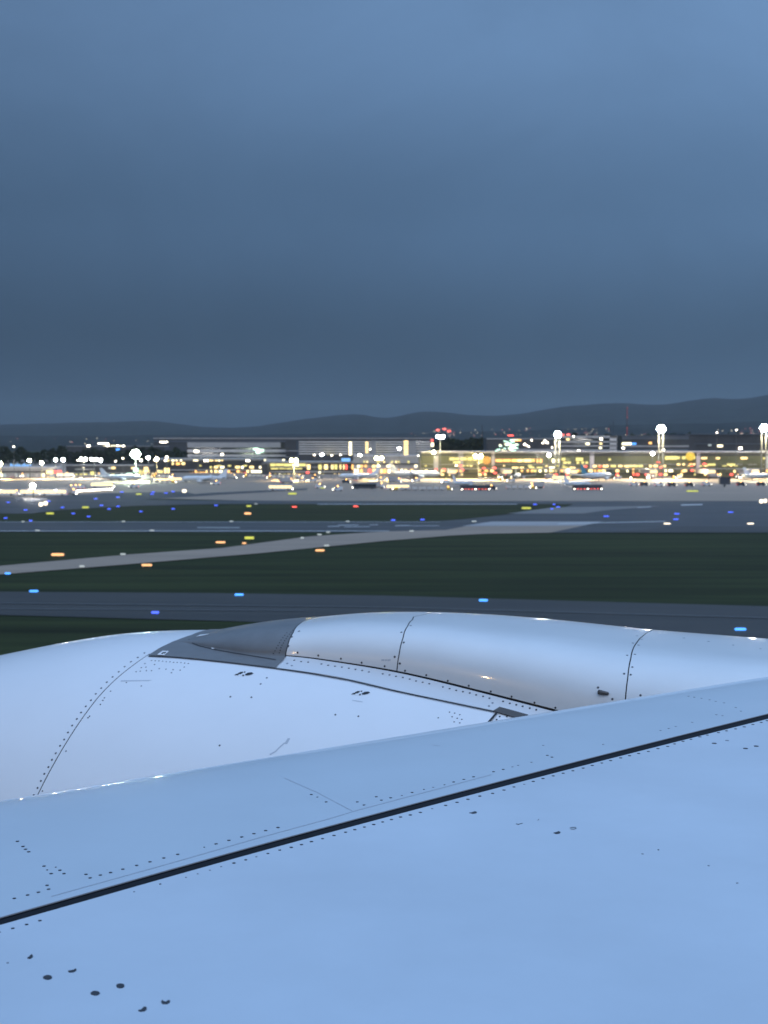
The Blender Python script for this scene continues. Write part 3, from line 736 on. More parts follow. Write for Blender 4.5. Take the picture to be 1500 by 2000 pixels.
# long terminal
W = []
W += wrow(878,958,893.5,899,[L_winy,L_winy,L_win],.9,(6,14),(1,3)) + wrow(870,955,900.5,905,[L_winy,L_win],.8,(6,14),(1,4))
W += wrow(968,1044,896.5,902.5,[L_wino,L_wino,L_win],.97,(8,16),(.8,2)) + wrow(1048,1092,896,904,[L_wino,L_win2],.8) + wrow(1097,1148,894,900,[L_winy,L_winy],.85,(6,14)) + wrow(1100,1150,901,906,[L_winy],.5)
W += wrow(1000,1150,911.5,914.5,[L_win,L_winy,L_win2],.75,(5,12)) + wrow(1160,1250,895,900,[M_green,L_winy],.12) + wrow(1158,1300,908,912.5,[L_winy,L_win,L_winy],.8,(5,12))
W += wrow(1299,1322,890.5,898,[L_winy],1,(10,14),(0,1)) + wrow(1322,1357,891,897,[L_winy],.8) + wrow(1370,1495,893,897,[L_winy,L_win,M_green,M_green],.55,(6,14)) + wrow(1370,1495,905.5,909.5,[L_winy,M_green,M_green],.55,(6,16)) + wrow(1300,1360,905,909,[L_wino,L_win],.6)
W += wrow(1235,1262,915,924,[L_wino],.5) + wrow(1290,1500,918,923,[L_wino,L_win,M_green],.4)
W += wrow(935,1010,917,922,[L_wino,M_bgd],.5) + wrow(850,870,915,920,[L_red,L_winy],.5)
W += wrow(830,1500,917,922,[L_wino,L_winy,L_win,M_green,M_bgd,L_win2],.62,(2,9),(1,5)) + wrow(830,1500,924.5,929,[L_winy,L_win,M_green,L_red,M_bgd],.5,(2,7),(1,6)) + wrow(830,1500,908.5,911,[L_winy,M_green,L_win],.45,(3,8),(2,8))
term = bld('terminal_building', 'long glazed airport terminal with yellow-lit upper floor and pale roof edge', 822, 1760, 883, 1010, 60, M_green,
    [(881.5,884.5,M_bgw),(887,890,M_bgd),(906.5,907.5,M_bgg),(914.6,916.2,M_bgg),(924,926,M_bgd)]
    + [(883,916,M_bgw,x,x+w_,'column') for x, w_ in ((960,6),(1152,8),(1360,7),(1495,7))] + [(883,930,M_bgg,848,856,'column'),(883,930,M_bgg,895,905,'column')], W, M_bgw)
# emblem discs on the terminal
def emblem(px, py, r, m_ring):
    c = D(px, py, 1010-1.6); k = r/F*1010
    e = thing('roundel_sign', '%s round sign with a bird emblem on the terminal front' % ('orange-yellow, left-hand' if px < 1000 else 'bright yellow, right-hand'), 'sign', tuple(c), 0, 'round emblem signs on the terminal')
    L = lamp_mat('roundel_yellow' if px > 1000 else 'roundel_orange', (1, .66, .03) if px > 1000 else (1, .42, .04), 1.25)
    MB().tube(c, c+Vector((0,.8,0)), k, k, 28).build('disc', L, e, origin=tuple(c))
    rg = MB(); ro, ri = k*.74, k*.62; n = 28; f_ = Vector((0,-.06,0))
    o_ = [c+f_+Vector((ro*math.cos(2*math.pi*i/n),0,ro*math.sin(2*math.pi*i/n))) for i in range(n)]; i_ = [c+f_+Vector((ri*math.cos(2*math.pi*i/n),0,ri*math.sin(2*math.pi*i/n))) for i in range(n)]
    rg.grid([o_, i_], close=True); rg.build('ring', M_brown, e, origin=tuple(c))
    bd = [(-.52,.12),(-.2,.02),(-.05,-.18),(.08,-.02),(.52,.22),(.12,-.12),(-.02,-.36),(-.22,-.14)]
    MB().prism([c+Vector((x*k,-.12,z*k)) for x, z in bd], (0,.05,0)).build('bird_emblem', M_brown, e, origin=tuple(c))
emblem(950.5, 899, 7.6, None); emblem(1348.5, 891, 8.2, None)

# left-hand terminal pieces
bld('pier_building', 'low pier with a bright yellow-lit upper floor under the yellow lamps', 515, 700, 903, 1150, 40, M_bgd, [(902.5,905,M_bgg),(911.5,913,M_bgg),(920,923,M_bgg)],
    wrow(528,598,905.2,910.5,[L_winy,L_win2,L_winy],.97,(8,16),(.5,1.5)) + wrow(529,590,914,916.5,[L_winy],.8,(8,18)) + wrow(600,700,907,917,[L_red,L_wino,L_win,L_winy],.6,(2,7)) + wrow(515,700,925,931,[L_win,L_wino,L_winy,L_win2],.6,(2,7),(2,5)) + wrow(590,700,921,925,[L_wino,L_win2,L_red],.35), M_bgg)
bld('dark_core', 'dark blank lift core between the pier and the gate hall', 511, 527, 903, 1130, 18, M_bgd, [(905,906,M_bgg)], [])
bld('gate_hall', 'long gate hall with scattered warm windows left of the pier', 300, 512, 897, 1210, 45, M_bgd, [(896.5,899.5,M_bgg),(905,907,M_bgd),(917,919,M_bgg)],
    wrow(300,505,898,901,[L_win2,L_sml,L_win],.5,(3,9)) + wrow(300,512,918,929,[L_win,L_wino,L_win2,L_winy],.45,(2,7),(2,7)) + wrow(390,512,908,911,[L_winy],.7) + wrow(410,510,910,915,[L_win,L_winy,L_win2],.5,(3,9)) + wrow(310,380,903,908,[L_win,L_wino],.3) + [(381,406,922,927,L_wino,1),(370,381,923,929,L_wino,1),(495,511,919,923,L_win2,1)] + wrow(405,505,922,925,[L_wino,L_win,L_red],.35), M_bgg)
bld('cargo_shed', 'grey cargo shed with tall pale doors under the blue sign', -60, 118, 912, 1050, 40, M_bgg, [(912,914.5,M_bgw),(920,923,M_bgd),(935,937,M_bgd)],
    wrow(0,118,925,932,[L_pale,M_bgw,L_win2,L_pale],.7,(3,7)) + wrow(0,118,932,937,[L_win2,L_wino,L_winy],.6,(2,6),(2,5)) + [(91,104,919,925,L_win,1),(106,120,919,924,L_red,1),(92,106,931,937,L_win,1),(108,124,932,936,L_wino,1),(82,88,932,937,L_win2,1)])
bld('cargo_shed', 'low dark cargo shed with pale roof lines between the sign and green floodlight', 118, 300, 908, 1120, 40, M_bgd, [(908,909.5,M_bgw,118,300),(916,917.5,M_bgw,147,186),(923,924,M_bgg)],
    wrow(120,300,925,930,[L_pale,L_win2,L_winy],.6,(2,7)) + wrow(118,300,932,938,[L_win2,L_wino,L_winy,L_pale],.5,(2,6),(2,6)) + wrow(150,300,912,916,[L_pale,L_win],.3) + [(177,186,921,939,L_winy,1),(192,199,925,936,L_win2,1),(248,258,924,931,L_wing,1),(261,270,914,922,L_wing,1),(281,292,917,925,L_win,1),(272,279,918,927,L_winy,1),(312,318,919,924,L_winy,1),(321,331,914,924,L_win,1),(283,288,932,937,L_red,1),(291,296,931,936,L_wino,1),(297,301,924,931,L_win,1),(307,326,928,931,L_red,1)])
bld('low_warehouse', 'low warehouse with string of small lamps along its roof, far left', 130, 330, 871, 1700, 40, M_bgd, [(871,872,M_bgg)], wrow(203,243,869.5,872,[L_sml,L_win2],.8,(2,7),(1,3)) + [(192,212,865.4,867,L_sml,1),(312,327,862.6,864,L_sml,1),(227,234,876,880,L_blueb,1),(170,176,869.5,872,L_sml,1)])
# blue roof sign, illegible script
t = thing('roof_sign', 'glowing blue lettered sign on the cargo shed roof, far left', 'sign', tuple(D(41, 909, 1049)))
r0 = ROOTLOC[t.name]
frm = MB(); 
for x in np.linspace(21, 61, 5): a = D(x, 912, 1049); b = D(x, 904, 1049); frm.tube(a, b, .12, n=5)
frm.build('frame', M_pole, t)
for i, (x, w_, hh) in enumerate(((20,4,5),(25,3,3),(29,4,3),(33.5,3,4.6),(37,4,3),(42,3,3),(45.5,4,5),(50,3,3),(53.5,3.5,3),(57.5,4,3.4))):
    a = D(x, 910.5-hh, 1049); b = D(x+w_, 910.5, 1049); MB().prism([(a.x,1048.6,b.z),(b.x,1048.6,b.z),(b.x-.2,1048.6,a.z),(a.x+.3,1048.6,a.z+.2)], (0,.25,0)).build('letter_block', L_bsign, t)
t = thing('roof_sign', 'small glowing blue sign board above the annex near the parking garage', 'sign', tuple(D(675, 903, 1119)))
pbox('sign_face', L_bsign, t, 667, 684, 895, 901.5, 1119, -.4, 0); pbox('backing', M_bgd, t, 666, 685, 894, 902.5, 1119, .02, .3)

# ================================================================== MASTS
def flood(px, ptop, Y, m, label, lit, cols=2, size=1.0, power=0, colr=(1,1,1), poles=1, glow=3):
    top = D(px, ptop, Y); t = thing('floodlight_mast', label, 'floodlight', (top.x, Y, 0), 0, 'floodlight masts on the apron')
    if poles == 2:
        for dx in (-1.6, 1.6): MB().tube((top.x+dx, Y, 0), (top.x+dx, Y, top.z), .55, .4).build('pole', M_pole, t)
        MB().box(top.x-3, top.x+3, Y-.6, Y+.6, top.z*.55, top.z*.55+.8).build('platform', M_pole, t)
    else: MB().tube((top.x, Y, 0), (top.x, Y, top.z), .4, .22).build('pole', M_pole, t)
    hd = MB().box(top.x-1.6*size, top.x+1.6*size, Y-.3, Y+.3, top.z-.25, top.z+.25).build('lamp_bracket', M_pole, t)
    if cols >= 3: spots = [(0, 0)] + [(math.cos(a_)*1.5*size, math.sin(a_)*1.3*size) for a_ in [i*math.pi/3 for i in range(6)]]
    elif cols == 2: spots = [(-1.7*size, 0), (1.7*size, 0)]
    else: spots = [(0, 0)]
    lr = (.72 if cols >= 3 else 1.05)*size
    for x_, z_ in spots:
        x = top.x + x_; z = top.z + z_
        MB().tube((x, Y-.9, z), (x, Y-.4, z), lr, lr*.6, 12).build('lamp', m, t, smooth=False)
    if power:
        l = bpy.data.lights.new('mast_light', 'SPOT'); l.energy = power; l.color = colr; l.shadow_soft_size = 1.2; l.spot_size = math.radians(118); l.spot_blend = .7
        o = bpy.data.objects.new('mast_light', l); C.objects.link(o); o.parent = t; o.location = (0, -2.2, top.z - .5); o.rotation_euler = (math.radians(-22), 0, 0)
W_ = (1,.86,.54); Y_ = (1,.74,.32)
PW = 390000
flood(1291, 838, 985, L_white, 'tall twin-pole mast with the brightest white lamps, right of the office block', 1, 3, 1.35, PW*2, W_, 2)
flood(1089, 849, 985, L_white, 'twin-pole mast with pinkish white lamps at the office corner', 1, 3, 1.1, PW*1.6, W_, 2)
flood(1492, 836, 985, L_white, 'twin-pole white floodlight mast at the right edge of the picture', 1, 3, 1.3, PW*1.6, W_, 2)
flood(860, 853, 990, L_white, 'white floodlight mast rising past the right end of the parking garage', 1, 2, 1.0, PW, W_)
flood(265, 887, 930, L_green, 'greenish floodlight mast with a wide halo at the left', 1, 3, 1.45, PW, (.85,1,.75))
flood(574, 899, 960, L_yel, 'yellow floodlight mast above the pier', 1, 2, 1.0, PW*1.1, Y_)
flood(740, 895, 970, L_yel, 'yellow floodlight mast in front of the annex', 1, 2, 1.0, PW, Y_)
flood(934, 891, 975, L_yel, 'yellow floodlight mast beside the orange round sign', 1, 2, 1.1, PW*1.1, Y_)
flood(847, 883, 1000, L_yel, 'single yellow lamp mast under the parking garage corner', 1, 1, .9, 0)
flood(1072, 889, 980, L_white, 'cream lamp mast standing against the terminal left of the office', 1, 1, .9, 0)
flood(1274, 886, 975, L_white, 'cream lamp mast against the terminal below the brightest mast', 1, 1, .9, 0)
flood(1295, 879, 990, L_sml, 'dim lamp mast just right of and below the brightest mast', 1, 1, .8, 0)
flood(65, 949, 640, L_white, 'low warm-white floodlight standing on the apron at the far left', 1, 1, 1.0, PW*.01, Y_)
flood(1, 906, 980, L_warm, 'amber lamp mast cut by the left edge of the picture', 1, 1, 1.2, PW*.6, Y_)
flood(58, 899, 1000, L_warm, 'amber lamp mast left of the pair behind the blue sign', 1, 1, 1.0, 0)
flood(82, 904, 1000, L_warm, 'amber lamp mast at the right end of the blue sign', 1, 1, 1.0, PW*.4, Y_)
flood(109, 898, 1010, L_white, 'left white lamp mast of the close pair beyond the blue sign', 1, 1, .9, 0)
flood(124, 898, 1010, L_white, 'right white lamp mast of the close pair beyond the blue sign', 1, 1, 1.0, 0)
flood(163, 897, 1010, L_white, 'leftmost white mast of the row of three over the dark shed', 1, 2, .9, PW*.5, W_)
flood(184, 897, 1010, L_white, 'middle white mast of the row of three over the dark shed', 1, 2, .9, 0)
flood(197, 899, 1010, L_white, 'rightmost white mast of the row of three over the dark shed', 1, 1, .9, 0)
flood(290, 894, 990, L_white, 'small white mast just right of the greenish floodlight', 1, 1, .9, 0)
flood(306, 897, 990, L_warm, 'orange-tinted mast right of the greenish floodlight', 1, 1, 1.0, PW*.4, Y_)
flood(326, 893, 1020, L_sml, 'dim white lamp mast right of the orange-tinted one', 1, 1, .8, 0)
flood(276, 899, 990, L_sml, 'dim bluish lamp mast between green and white floodlights', 1, 1, .8, 0)

# street lamps of various heights
SL = [(27,872.5,'lone lamp on the dark slope above the blue sign'),(152,899,'small lamp left of the row of three masts'),(226,901,'lamp below the small blue window at left'),(240,895,'lamp left of the greenish floodlight'),
 (387,882,'lamp before the left end of the white office'),(434,888,'lamp before the middle of the white office'),(614,888.5,'leftmost lamp before the parking garage'),(628.5,888,'brighter second lamp before the parking garage'),(648,889.5,'small third lamp before the parking garage'),
 (665,888.5,'fourth lamp before the parking garage'),(703,888.5,'large lamp below the lit stair column'),(723,877.5,'lamp high against the grey stair tower'),(780,876,'bright lamp before the right stair column'),(817,890,'pale lamp left of the white mast'),
 (1175,933,'lamp among vehicles below the teal aircraft'),(891,909,'lamp at the grey column of the terminal'),(1232,933,'lamp on the apron below the orange windows'),(1274,930,'left lamp near the parked vans'),(1120,852,'lamp on the office roof'),(1400,845,'lone white lamp before the dark hill at right'),(1438,840,'faint lamp below the hill at far right')]
sl_mesh = None
for i, (px, py, lab) in enumerate(SL):
    Y = 990; top = D(px, py, Y)
    t = thing('street_lamp', 'small white ' + lab, 'street lamp', (top.x, Y, 0), 0, 'street lamps before the buildings')
    MB().tube((top.x, Y, 0), (top.x, Y, top.z), .2, .1, 6).build('pole', M_pole, t)
    r = 1.0 if px in (628.5,703,780) else .62
    MB().lathe((top.x, Y-.3, top.z-.5*r), (0,0,1), [(0,.3*r),(.25*r,.95*r),(.7*r,.95*r),(1*r,.3*r)], 10).build('lamp_head', L_white if r > .9 else L_sml, t)

# red and small lights strung along the terminal front and on roofs
RL = [(1110,849,'on the office roof edge left end'),(1099,849.5,'beside the pinkish mast'),(900,910,'on the terminal at the grey column'),(903,918,'low on the terminal at the grey column'),(945,914.5,'left under the orange round sign'),(966,914,'right under the orange round sign'),
 (945,924,'lowest left under the orange round sign'),(967,924,'lowest right under the orange round sign'),(1144,911,'above the teal tail'),(1172,911,'right of the teal tail'),(1286,903,'left of the right yellow sign, upper'),(1291,913,'left of the right yellow sign, lower'),(1351,909,'under the right yellow sign'),(1376,906,'right of the right yellow sign, upper'),(1375,917,'right of the right yellow sign, lower'),(1352,919,'beneath the right yellow sign, lower'),(877,842,'highest, on the white mast roof gantry'),(855,840,'left of the white mast'),(868,838,'above the white mast')]
for px, py, lab in RL:
    Y = 1003; p = D(px, py, Y)
    t = thing('obstruction_light', 'red warning lamp ' + lab, 'warning light', (p.x, Y, max(p.z,0)), 0, 'red lamps on the terminal')
    MB().tube((p.x,Y,p.z-1.2),(p.x,Y,p.z-.4),.12,n=6).build('stem', M_pole, t)
    MB().lathe((p.x,Y,p.z-.5),(0,0,1),[(0,.5),(.3,1.3),(.8,1.3),(1.1,.4)],10).build('lens', L_red, t)

# radio masts and chimneys on the skyline
for px, py, r, lab in ((1225,797,.9,'tall thin red-and-white radio mast on the skyline'),(1198,822,.6,'right slim mast of the pair left of the radio mast'),(1192,828,.6,'left slim mast of the pair left of the radio mast'),(942,830,.8,'thin dark lattice mast against the middle hill')):
    Y = 1700; p = D(px, py, Y); t = thing('radio_mast', lab, 'mast', (p.x, Y, 0), 0, 'masts on the skyline')
    n = 6
    for k in range(n): MB().tube((p.x,Y,p.z*k/n),(p.x,Y,p.z*(k+1)/n), r*(1-.08*k), r*(1-.08*(k+1)), 6).build('mast_section', mat('mast_red',(.35,.04,.03)) if (k % 2 and px == 1225) else M_bgd, t)
    if px == 1225:
        for k, q in enumerate((1,.82,.64)): MB().lathe((p.x,Y-1,p.z*q),(0,0,1),[(0,.3),(.5,.8),(1,.3)],8).build('warning_lamp', lamp_mat('dim_red', (1,.15,.12), .6), t)
        MB().lathe((p.x-2,Y-2,p.z*.42),(0,0,1),[(0,.8),(1.6,1.4),(6,1.4),(7,.5)],8).build('lit_base', L_win2, t)
    if px == 1192: MB().lathe((p.x,Y-2,p.z*.40),(0,0,1),[(0,2),(2,2.2),(3,1)],8).build('lit_base', L_win2, t)

# distant town lights: uncountable specks
tl = MB(); tl2 = MB(); rt = random.Random(21)
for _ in range(190):
    x = rt.uniform(-100, 1600); y = rt.uniform(845, 862) if x > 800 else rt.uniform(856, 868)
    if rt.random() < .55: x = rt.choice([rt.gauss(870,14), rt.gauss(1010,40), rt.gauss(1150,30), rt.gauss(1460,30)]); y = rt.uniform(836, 852)
    Y = rt.uniform(3200, 5200); p = D(x, y, Y); r = rt.uniform(.35, .9)*Y/2600
    (tl if rt.random() < .7 else tl2).box(p.x-r, p.x+r, Y-r, Y+r, p.z-r*.7, p.z+r*.7)
o = tl.build('town_lights', lamp_mat('town_light', (1, .85, .62), 1.3)); o['kind'] = 'stuff'; o['label'] = 'specks of warm town light at the foot of the hills'; o['category'] = 'lights'
o = tl2.build('town_lights', lamp_mat('town_light_red', (1, .35, .3), .9)); o['kind'] = 'stuff'; o['label'] = 'specks of reddish town light at the foot of the hills'; o['category'] = 'lights'

# woodland: ragged dark belt behind the buildings
wd = MB(); rw = random.Random(9)
def clump(px, ytop, Y, w, n=160):
    top = D(px, ytop, Y); R = w/F*Y/2; hh = top.z
    for _ in range(n):
        a = rw.uniform(0, 6.28); q = math.sqrt(rw.random()); z = hh*(.15 + .85*rw.random()**.7); k = math.sqrt(max(0, 1-(z/hh)**3))
        c = Vector((top.x + R*q*k*math.cos(a), Y + R*q*k*math.sin(a)*.6, z)); s_ = hh*rw.uniform(.05,.13)
        n1 = Vector((rw.gauss(0,1), rw.gauss(0,1), rw.gauss(0,1))).normalized(); n2 = n1.orthogonal().normalized()
        wd.add([c+n1*s_, c-n1*s_*.6+n2*s_, c-n2*s_*.9], [(0,1,2)])
for px in range(-200, 380, 16): clump(px, rw.uniform(872, 886), 1560, 34)
for px in range(868, 960, 9): clump(px, rw.uniform(856, 863), 1500, 22)
for px in range(1090, 1600, 16): clump(px, rw.uniform(848, 853), 1600, 30)
for px in range(380, 870, 16): clump(px, rw.uniform(857, 862), 1990, 30)
o = wd.build('woodland', M_leaf); o['kind'] = 'stuff'; o['label'] = 'dark belt of trees behind the airport buildings'; o['category'] = 'trees'

# ================================================================== PARKED AIRLINERS
def make_parked(name, label, tail, wingm):
    t = thing(name, label, 'airliner', (0,0,0), 0, 'airliners parked at the terminal')
    zf = 4.0
    MB().lathe((-18,0,zf), (1,0,0), [(0,.15),(.6,.9),(1.8,1.55),(3.6,1.95),(6,2.0),(25,2.0),(30,1.6),(34,.9),(36.5,.25)], 16).build('fuselage', M_acw, t, origin=(0,0,0), smooth=True)
    MB().prism([(11.5,-.15,zf+1.6),(17.8,-.12,zf+1.2),(19.6,-.12,zf+7.4),(17.2,-.12,zf+7.4)], (0,.3,0)).build('tail_fin', tail, t, origin=(0,0,0))
    for s in (-1, 1):
        MB().prism([(-4,s*1.6,zf-1.2),(3,s*1.6,zf-1.2),(6.2,s*16.5,zf+.4),(4.6,s*16.8,zf+.4)], (0,0,.4)).build('wing', wingm, t, origin=(0,0,0))
        MB().prism([(4.5,s*16.6,zf+.5),(6.1,s*16.6,zf+.5),(7.0,s*17.2,zf+2.8),(6.2,s*17.2,zf+2.8)], (0,.12,0)).build('winglet', tail, t, origin=(0,0,0))
        MB().prism([(14.2,s*.6,zf+.5),(17.2,s*.6,zf+.5),(18.6,s*6,zf+.9),(17.3,s*6,zf+.9)], (0,0,.2)).build('tailplane', wingm, t, origin=(0,0,0))
        MB().lathe((-5.6,s*5.6,zf-2.0), (1,0,0), [(0,.75),(.3,.95),(2.5,1.0),(4.2,.6)], 12).build('engine', M_acw, t, origin=(0,0,0), smooth=True)
        MB().tube((1.2,s*3,.5),(1.2,s*2.6,zf-1), .18, n=6).build('landing_gear', M_pole, t, origin=(0,0,0))
    MB().tube((-13.5,0,.5),(-13.5,0,zf-1.5), .15, n=6).build('nose_gear', M_pole, t, origin=(0,0,0))
    w_ = MB()
    for k in range(26): x = -13 + k*1.02; w_.box(x, x+.42, -2.03, 2.03, zf+.35, zf+.85)
    w_.build('cabin_windows', M_glass, t, origin=(0,0,0), kind='stuff')
    MB().box(-17.2,-16.0,-1.1,1.1,zf+.75,zf+1.25).build('cockpit_window', M_glass, t, origin=(0,0,0))
    return t
pa = make_parked('parked_airliner', 'white airliner parked side-on below the parking garage, red tail gear lights', M_acw, M_acw)
pa.location = G(812, 936) ; pa.rotation_euler = (0,0,math.radians(186))
pt = make_parked('parked_airliner', 'airliner with teal tail parked nose-in before the terminal', M_teal, M_acw)
pt.location = G(1165, 940); pt.rotation_euler = (0,0,math.radians(228))
PK = [(398,944,10,'white airliner parked at the left before the gate hall orange light'),(905,951,235,'yellow-lit airliner tail-on in front of the dark long vehicle'),(1128,953,222,'cream-lit airliner tail-on in front of the teal-tailed one'),
      (1488,938,200,'white airliner at the right edge of the apron'),(238,941,170,'small-looking white airliner at the left below the green floodlight'),(700,938,15,'airliner half hidden behind vehicles below the annex'),(1010,937,260,'airliner nose-out between the terminal columns')]
for px, py, rz, lab in PK: dup(pa, G(px, py), math.radians(rz), lab, scale=(.62,.62,.62) if px in (905,1128) else (.8,.8,.8))

# jet bridges
def bridge(px, Y, lab):
    c = D(px, 915, Y); t = thing('jet_bridge', lab, 'jet bridge', (c.x, Y, 0), 0, 'jet bridges along the terminal')
    MB().box(c.x-1.6, c.x+1.6, Y-24, Y+16, 4.2, 7.2).build('tunnel', M_bgg, t)
    MB().tube((c.x,Y-20,0),(c.x,Y-20,4.2),.5).build('support_leg', M_pole, t)
    MB().box(c.x-2.6, c.x+2.6, Y-28, Y-24.02, 4.0, 7.6).build('cab', M_bgw, t)
    MB().box(c.x-2.4, c.x+2.4, Y-28.2, Y-28.02, 5.2, 6.6).build('cab_window', L_win, t)
for px, lab in ((880,'jet bridge left of the orange round sign'),(985,'jet bridge right of the first column'),(1110,'jet bridge left of the teal-tailed airliner'),(1262,'jet bridge below the brightest mast'),(1372,'jet bridge just right of the yellow round sign'),(1455,'rightmost jet bridge of the terminal')): bridge(px, 985, lab)

# ================================================================== GROUND VEHICLES
def wheels(t, xs, w, r=.45):
    for x in xs:
        for s in (-1, 1): MB().tube((x, s*(w/2+.02), r), (x, s*(w/2-.25), r), r, n=10).build('wheel', M_tyre, t, origin=(0,0,0))
def lights(t, xf, xb, w, z, hm=None):
    for s in (-1, 1):
        MB().lathe((xf, s*w*.36, z), (1,0,0), [(-.05,.26),(.1,.36),(.2,.12)], 8).build('headlight', hm or L_sml, t, origin=(0,0,0))
        MB().box(xb-.06, xb+.02, s*w*.36-.18, s*w*.36+.18, z-.1, z+.14).build('tail_light', L_red, t, origin=(0,0,0))
L_beac = lamp_mat('amber_beacon', (1, .50, .10), 9)
def beacon(t, x, z): MB().lathe((x, 0, z), (0,0,1), [(0,.25),(.1,.32),(.4,.30),(.55,.12)], 8).build('beacon', L_beac, t, origin=(0,0,0))
def van(m):
    t = thing('service_van', '', 'van', (0,0,0), 0, 'vans and cars on the apron')
    MB().prism([(-2.5,-1,.5),(2.6,-1,.5),(2.6,-1,1.2),(2.0,-1,1.35),(1.3,-1,2.3),(-2.5,-1,2.35)], (0,2,0)).build('body', m, t, origin=(0,0,0))
    MB().prism([(1.42,-.9,2.18),(2.02,-.9,1.40),(2.08,-.9,1.42),(1.5,-.9,2.24)], (0,1.8,0)).build('windscreen', M_glass, t, origin=(0,0,0))
    MB().box(.2,1.3,-1.02,1.02,1.45,2.05).build('side_window', M_glass, t, origin=(0,0,0))
    wheels(t, (-1.6,1.6), 2); lights(t, 2.6, -2.5, 2, .9); beacon(t, 0, 2.34); return t
def bus(m):
    t = thing('apron_bus', '', 'bus', (0,0,0), 0, 'buses and trucks on the apron')
    MB().box(-6.5,6.5,-1.5,1.5,.4,3.1).build('body', m, t, origin=(0,0,0))
    for k in range(6):
        for s in (-1,1): MB().box(-6.1+k*2.05,-4.3+k*2.05, s*1.5-.03, s*1.5+.03, 1.4, 2.6).build('window', L_win if m is M_vw else M_glass, t, origin=(0,0,0))
    MB().box(6.5,6.55,-1.3,1.3,1.3,2.8).build('windscreen', M_glass, t, origin=(0,0,0))
    wheels(t, (-4.2,4.2), 3, .5); lights(t, 6.5, -6.5, 3, .9); return t
def truck(m):
    t = thing('catering_truck', '', 'truck', (0,0,0), 0, 'buses and trucks on the apron')
    MB().box(-4,2.2,-1.2,1.2,1.0,3.8).build('cargo_box', m, t, origin=(0,0,0))
    MB().prism([(2.4,-1.1,.6),(4.3,-1.1,.6),(4.3,-1.1,1.7),(3.8,-1.1,2.7),(2.4,-1.1,2.7)], (0,2.2,0)).build('cab', M_vw, t, origin=(0,0,0))
    MB().box(-4,4.1,-.5,.5,.6,.98).build('chassis', M_vd, t, origin=(0,0,0))
    wheels(t, (-2.6,3.1), 2.3, .5); lights(t, 4.3, -4.0, 2.2, .9); beacon(t, 3.0, 2.7); return t
def dolly_train(m):
    t = thing('baggage_train', '', 'baggage train', (0,0,0), 0, 'baggage trains on the apron')
    MB().prism([(5,-.7,.4),(7.6,-.7,.4),(7.6,-.7,1.1),(6.4,-.7,1.15),(6.2,-.7,1.8),(5,-.7,1.8)], (0,1.4,0)).build('tractor', M_vy, t, origin=(0,0,0))
    for k in range(4):
        MB().box(-9+k*3.4,-6.2+k*3.4,-.8,.8,.45,.6).build('dolly_deck', M_vd, t, origin=(0,0,0))
        MB().box(-8.8+k*3.4,-6.4+k*3.4,-.7,.7,.62,1.9).build('container', m, t, origin=(0,0,0))
    wheels(t, (-8,-4.6,-1.2,2.2,5.6,7.0), 1.5, .28); lights(t, 7.6, -9, 1.4, .8); beacon(t, 5.6, 1.8); return t
def longveh():
    t = thing('container_train', '', 'container train', (0,0,0), 0, 'long dark vehicles in front of the airliners')
    MB().box(-13,13,-1.4,1.4,1.1,3.4).build('container_row', M_vd, t, origin=(0,0,0))
    MB().box(-13.2,13.4,-1.2,1.2,.5,1.08).build('deck', M_bgd, t, origin=(0,0,0))
    for k in range(9): MB().box(-12.4+k*3, -11.2+k*3, -1.46, -1.36, .6, .95).build('marker_light', L_red if k % 4 else L_sml, t, origin=(0,0,0))
    wheels(t, (-11,-4,4,11), 2.6, .5); return t
protos = {'van': van(M_vw), 'dvan': van(M_vd), 'bus': bus(M_vw), 'dbus': bus(M_vd), 'truck': truck(M_bgg), 'train': dolly_train(M_bgw), 'long': longveh()}
used = set()
def put(kind, px, py, deg, lab):
    p = G(px, py, .1); pr = protos[kind]
    if kind not in used:
        used.add(kind); pr.location = p; pr.rotation_euler = (0,0,math.radians(deg)); pr['label'] = lab
    else: dup(pr, p, math.radians(deg), lab)
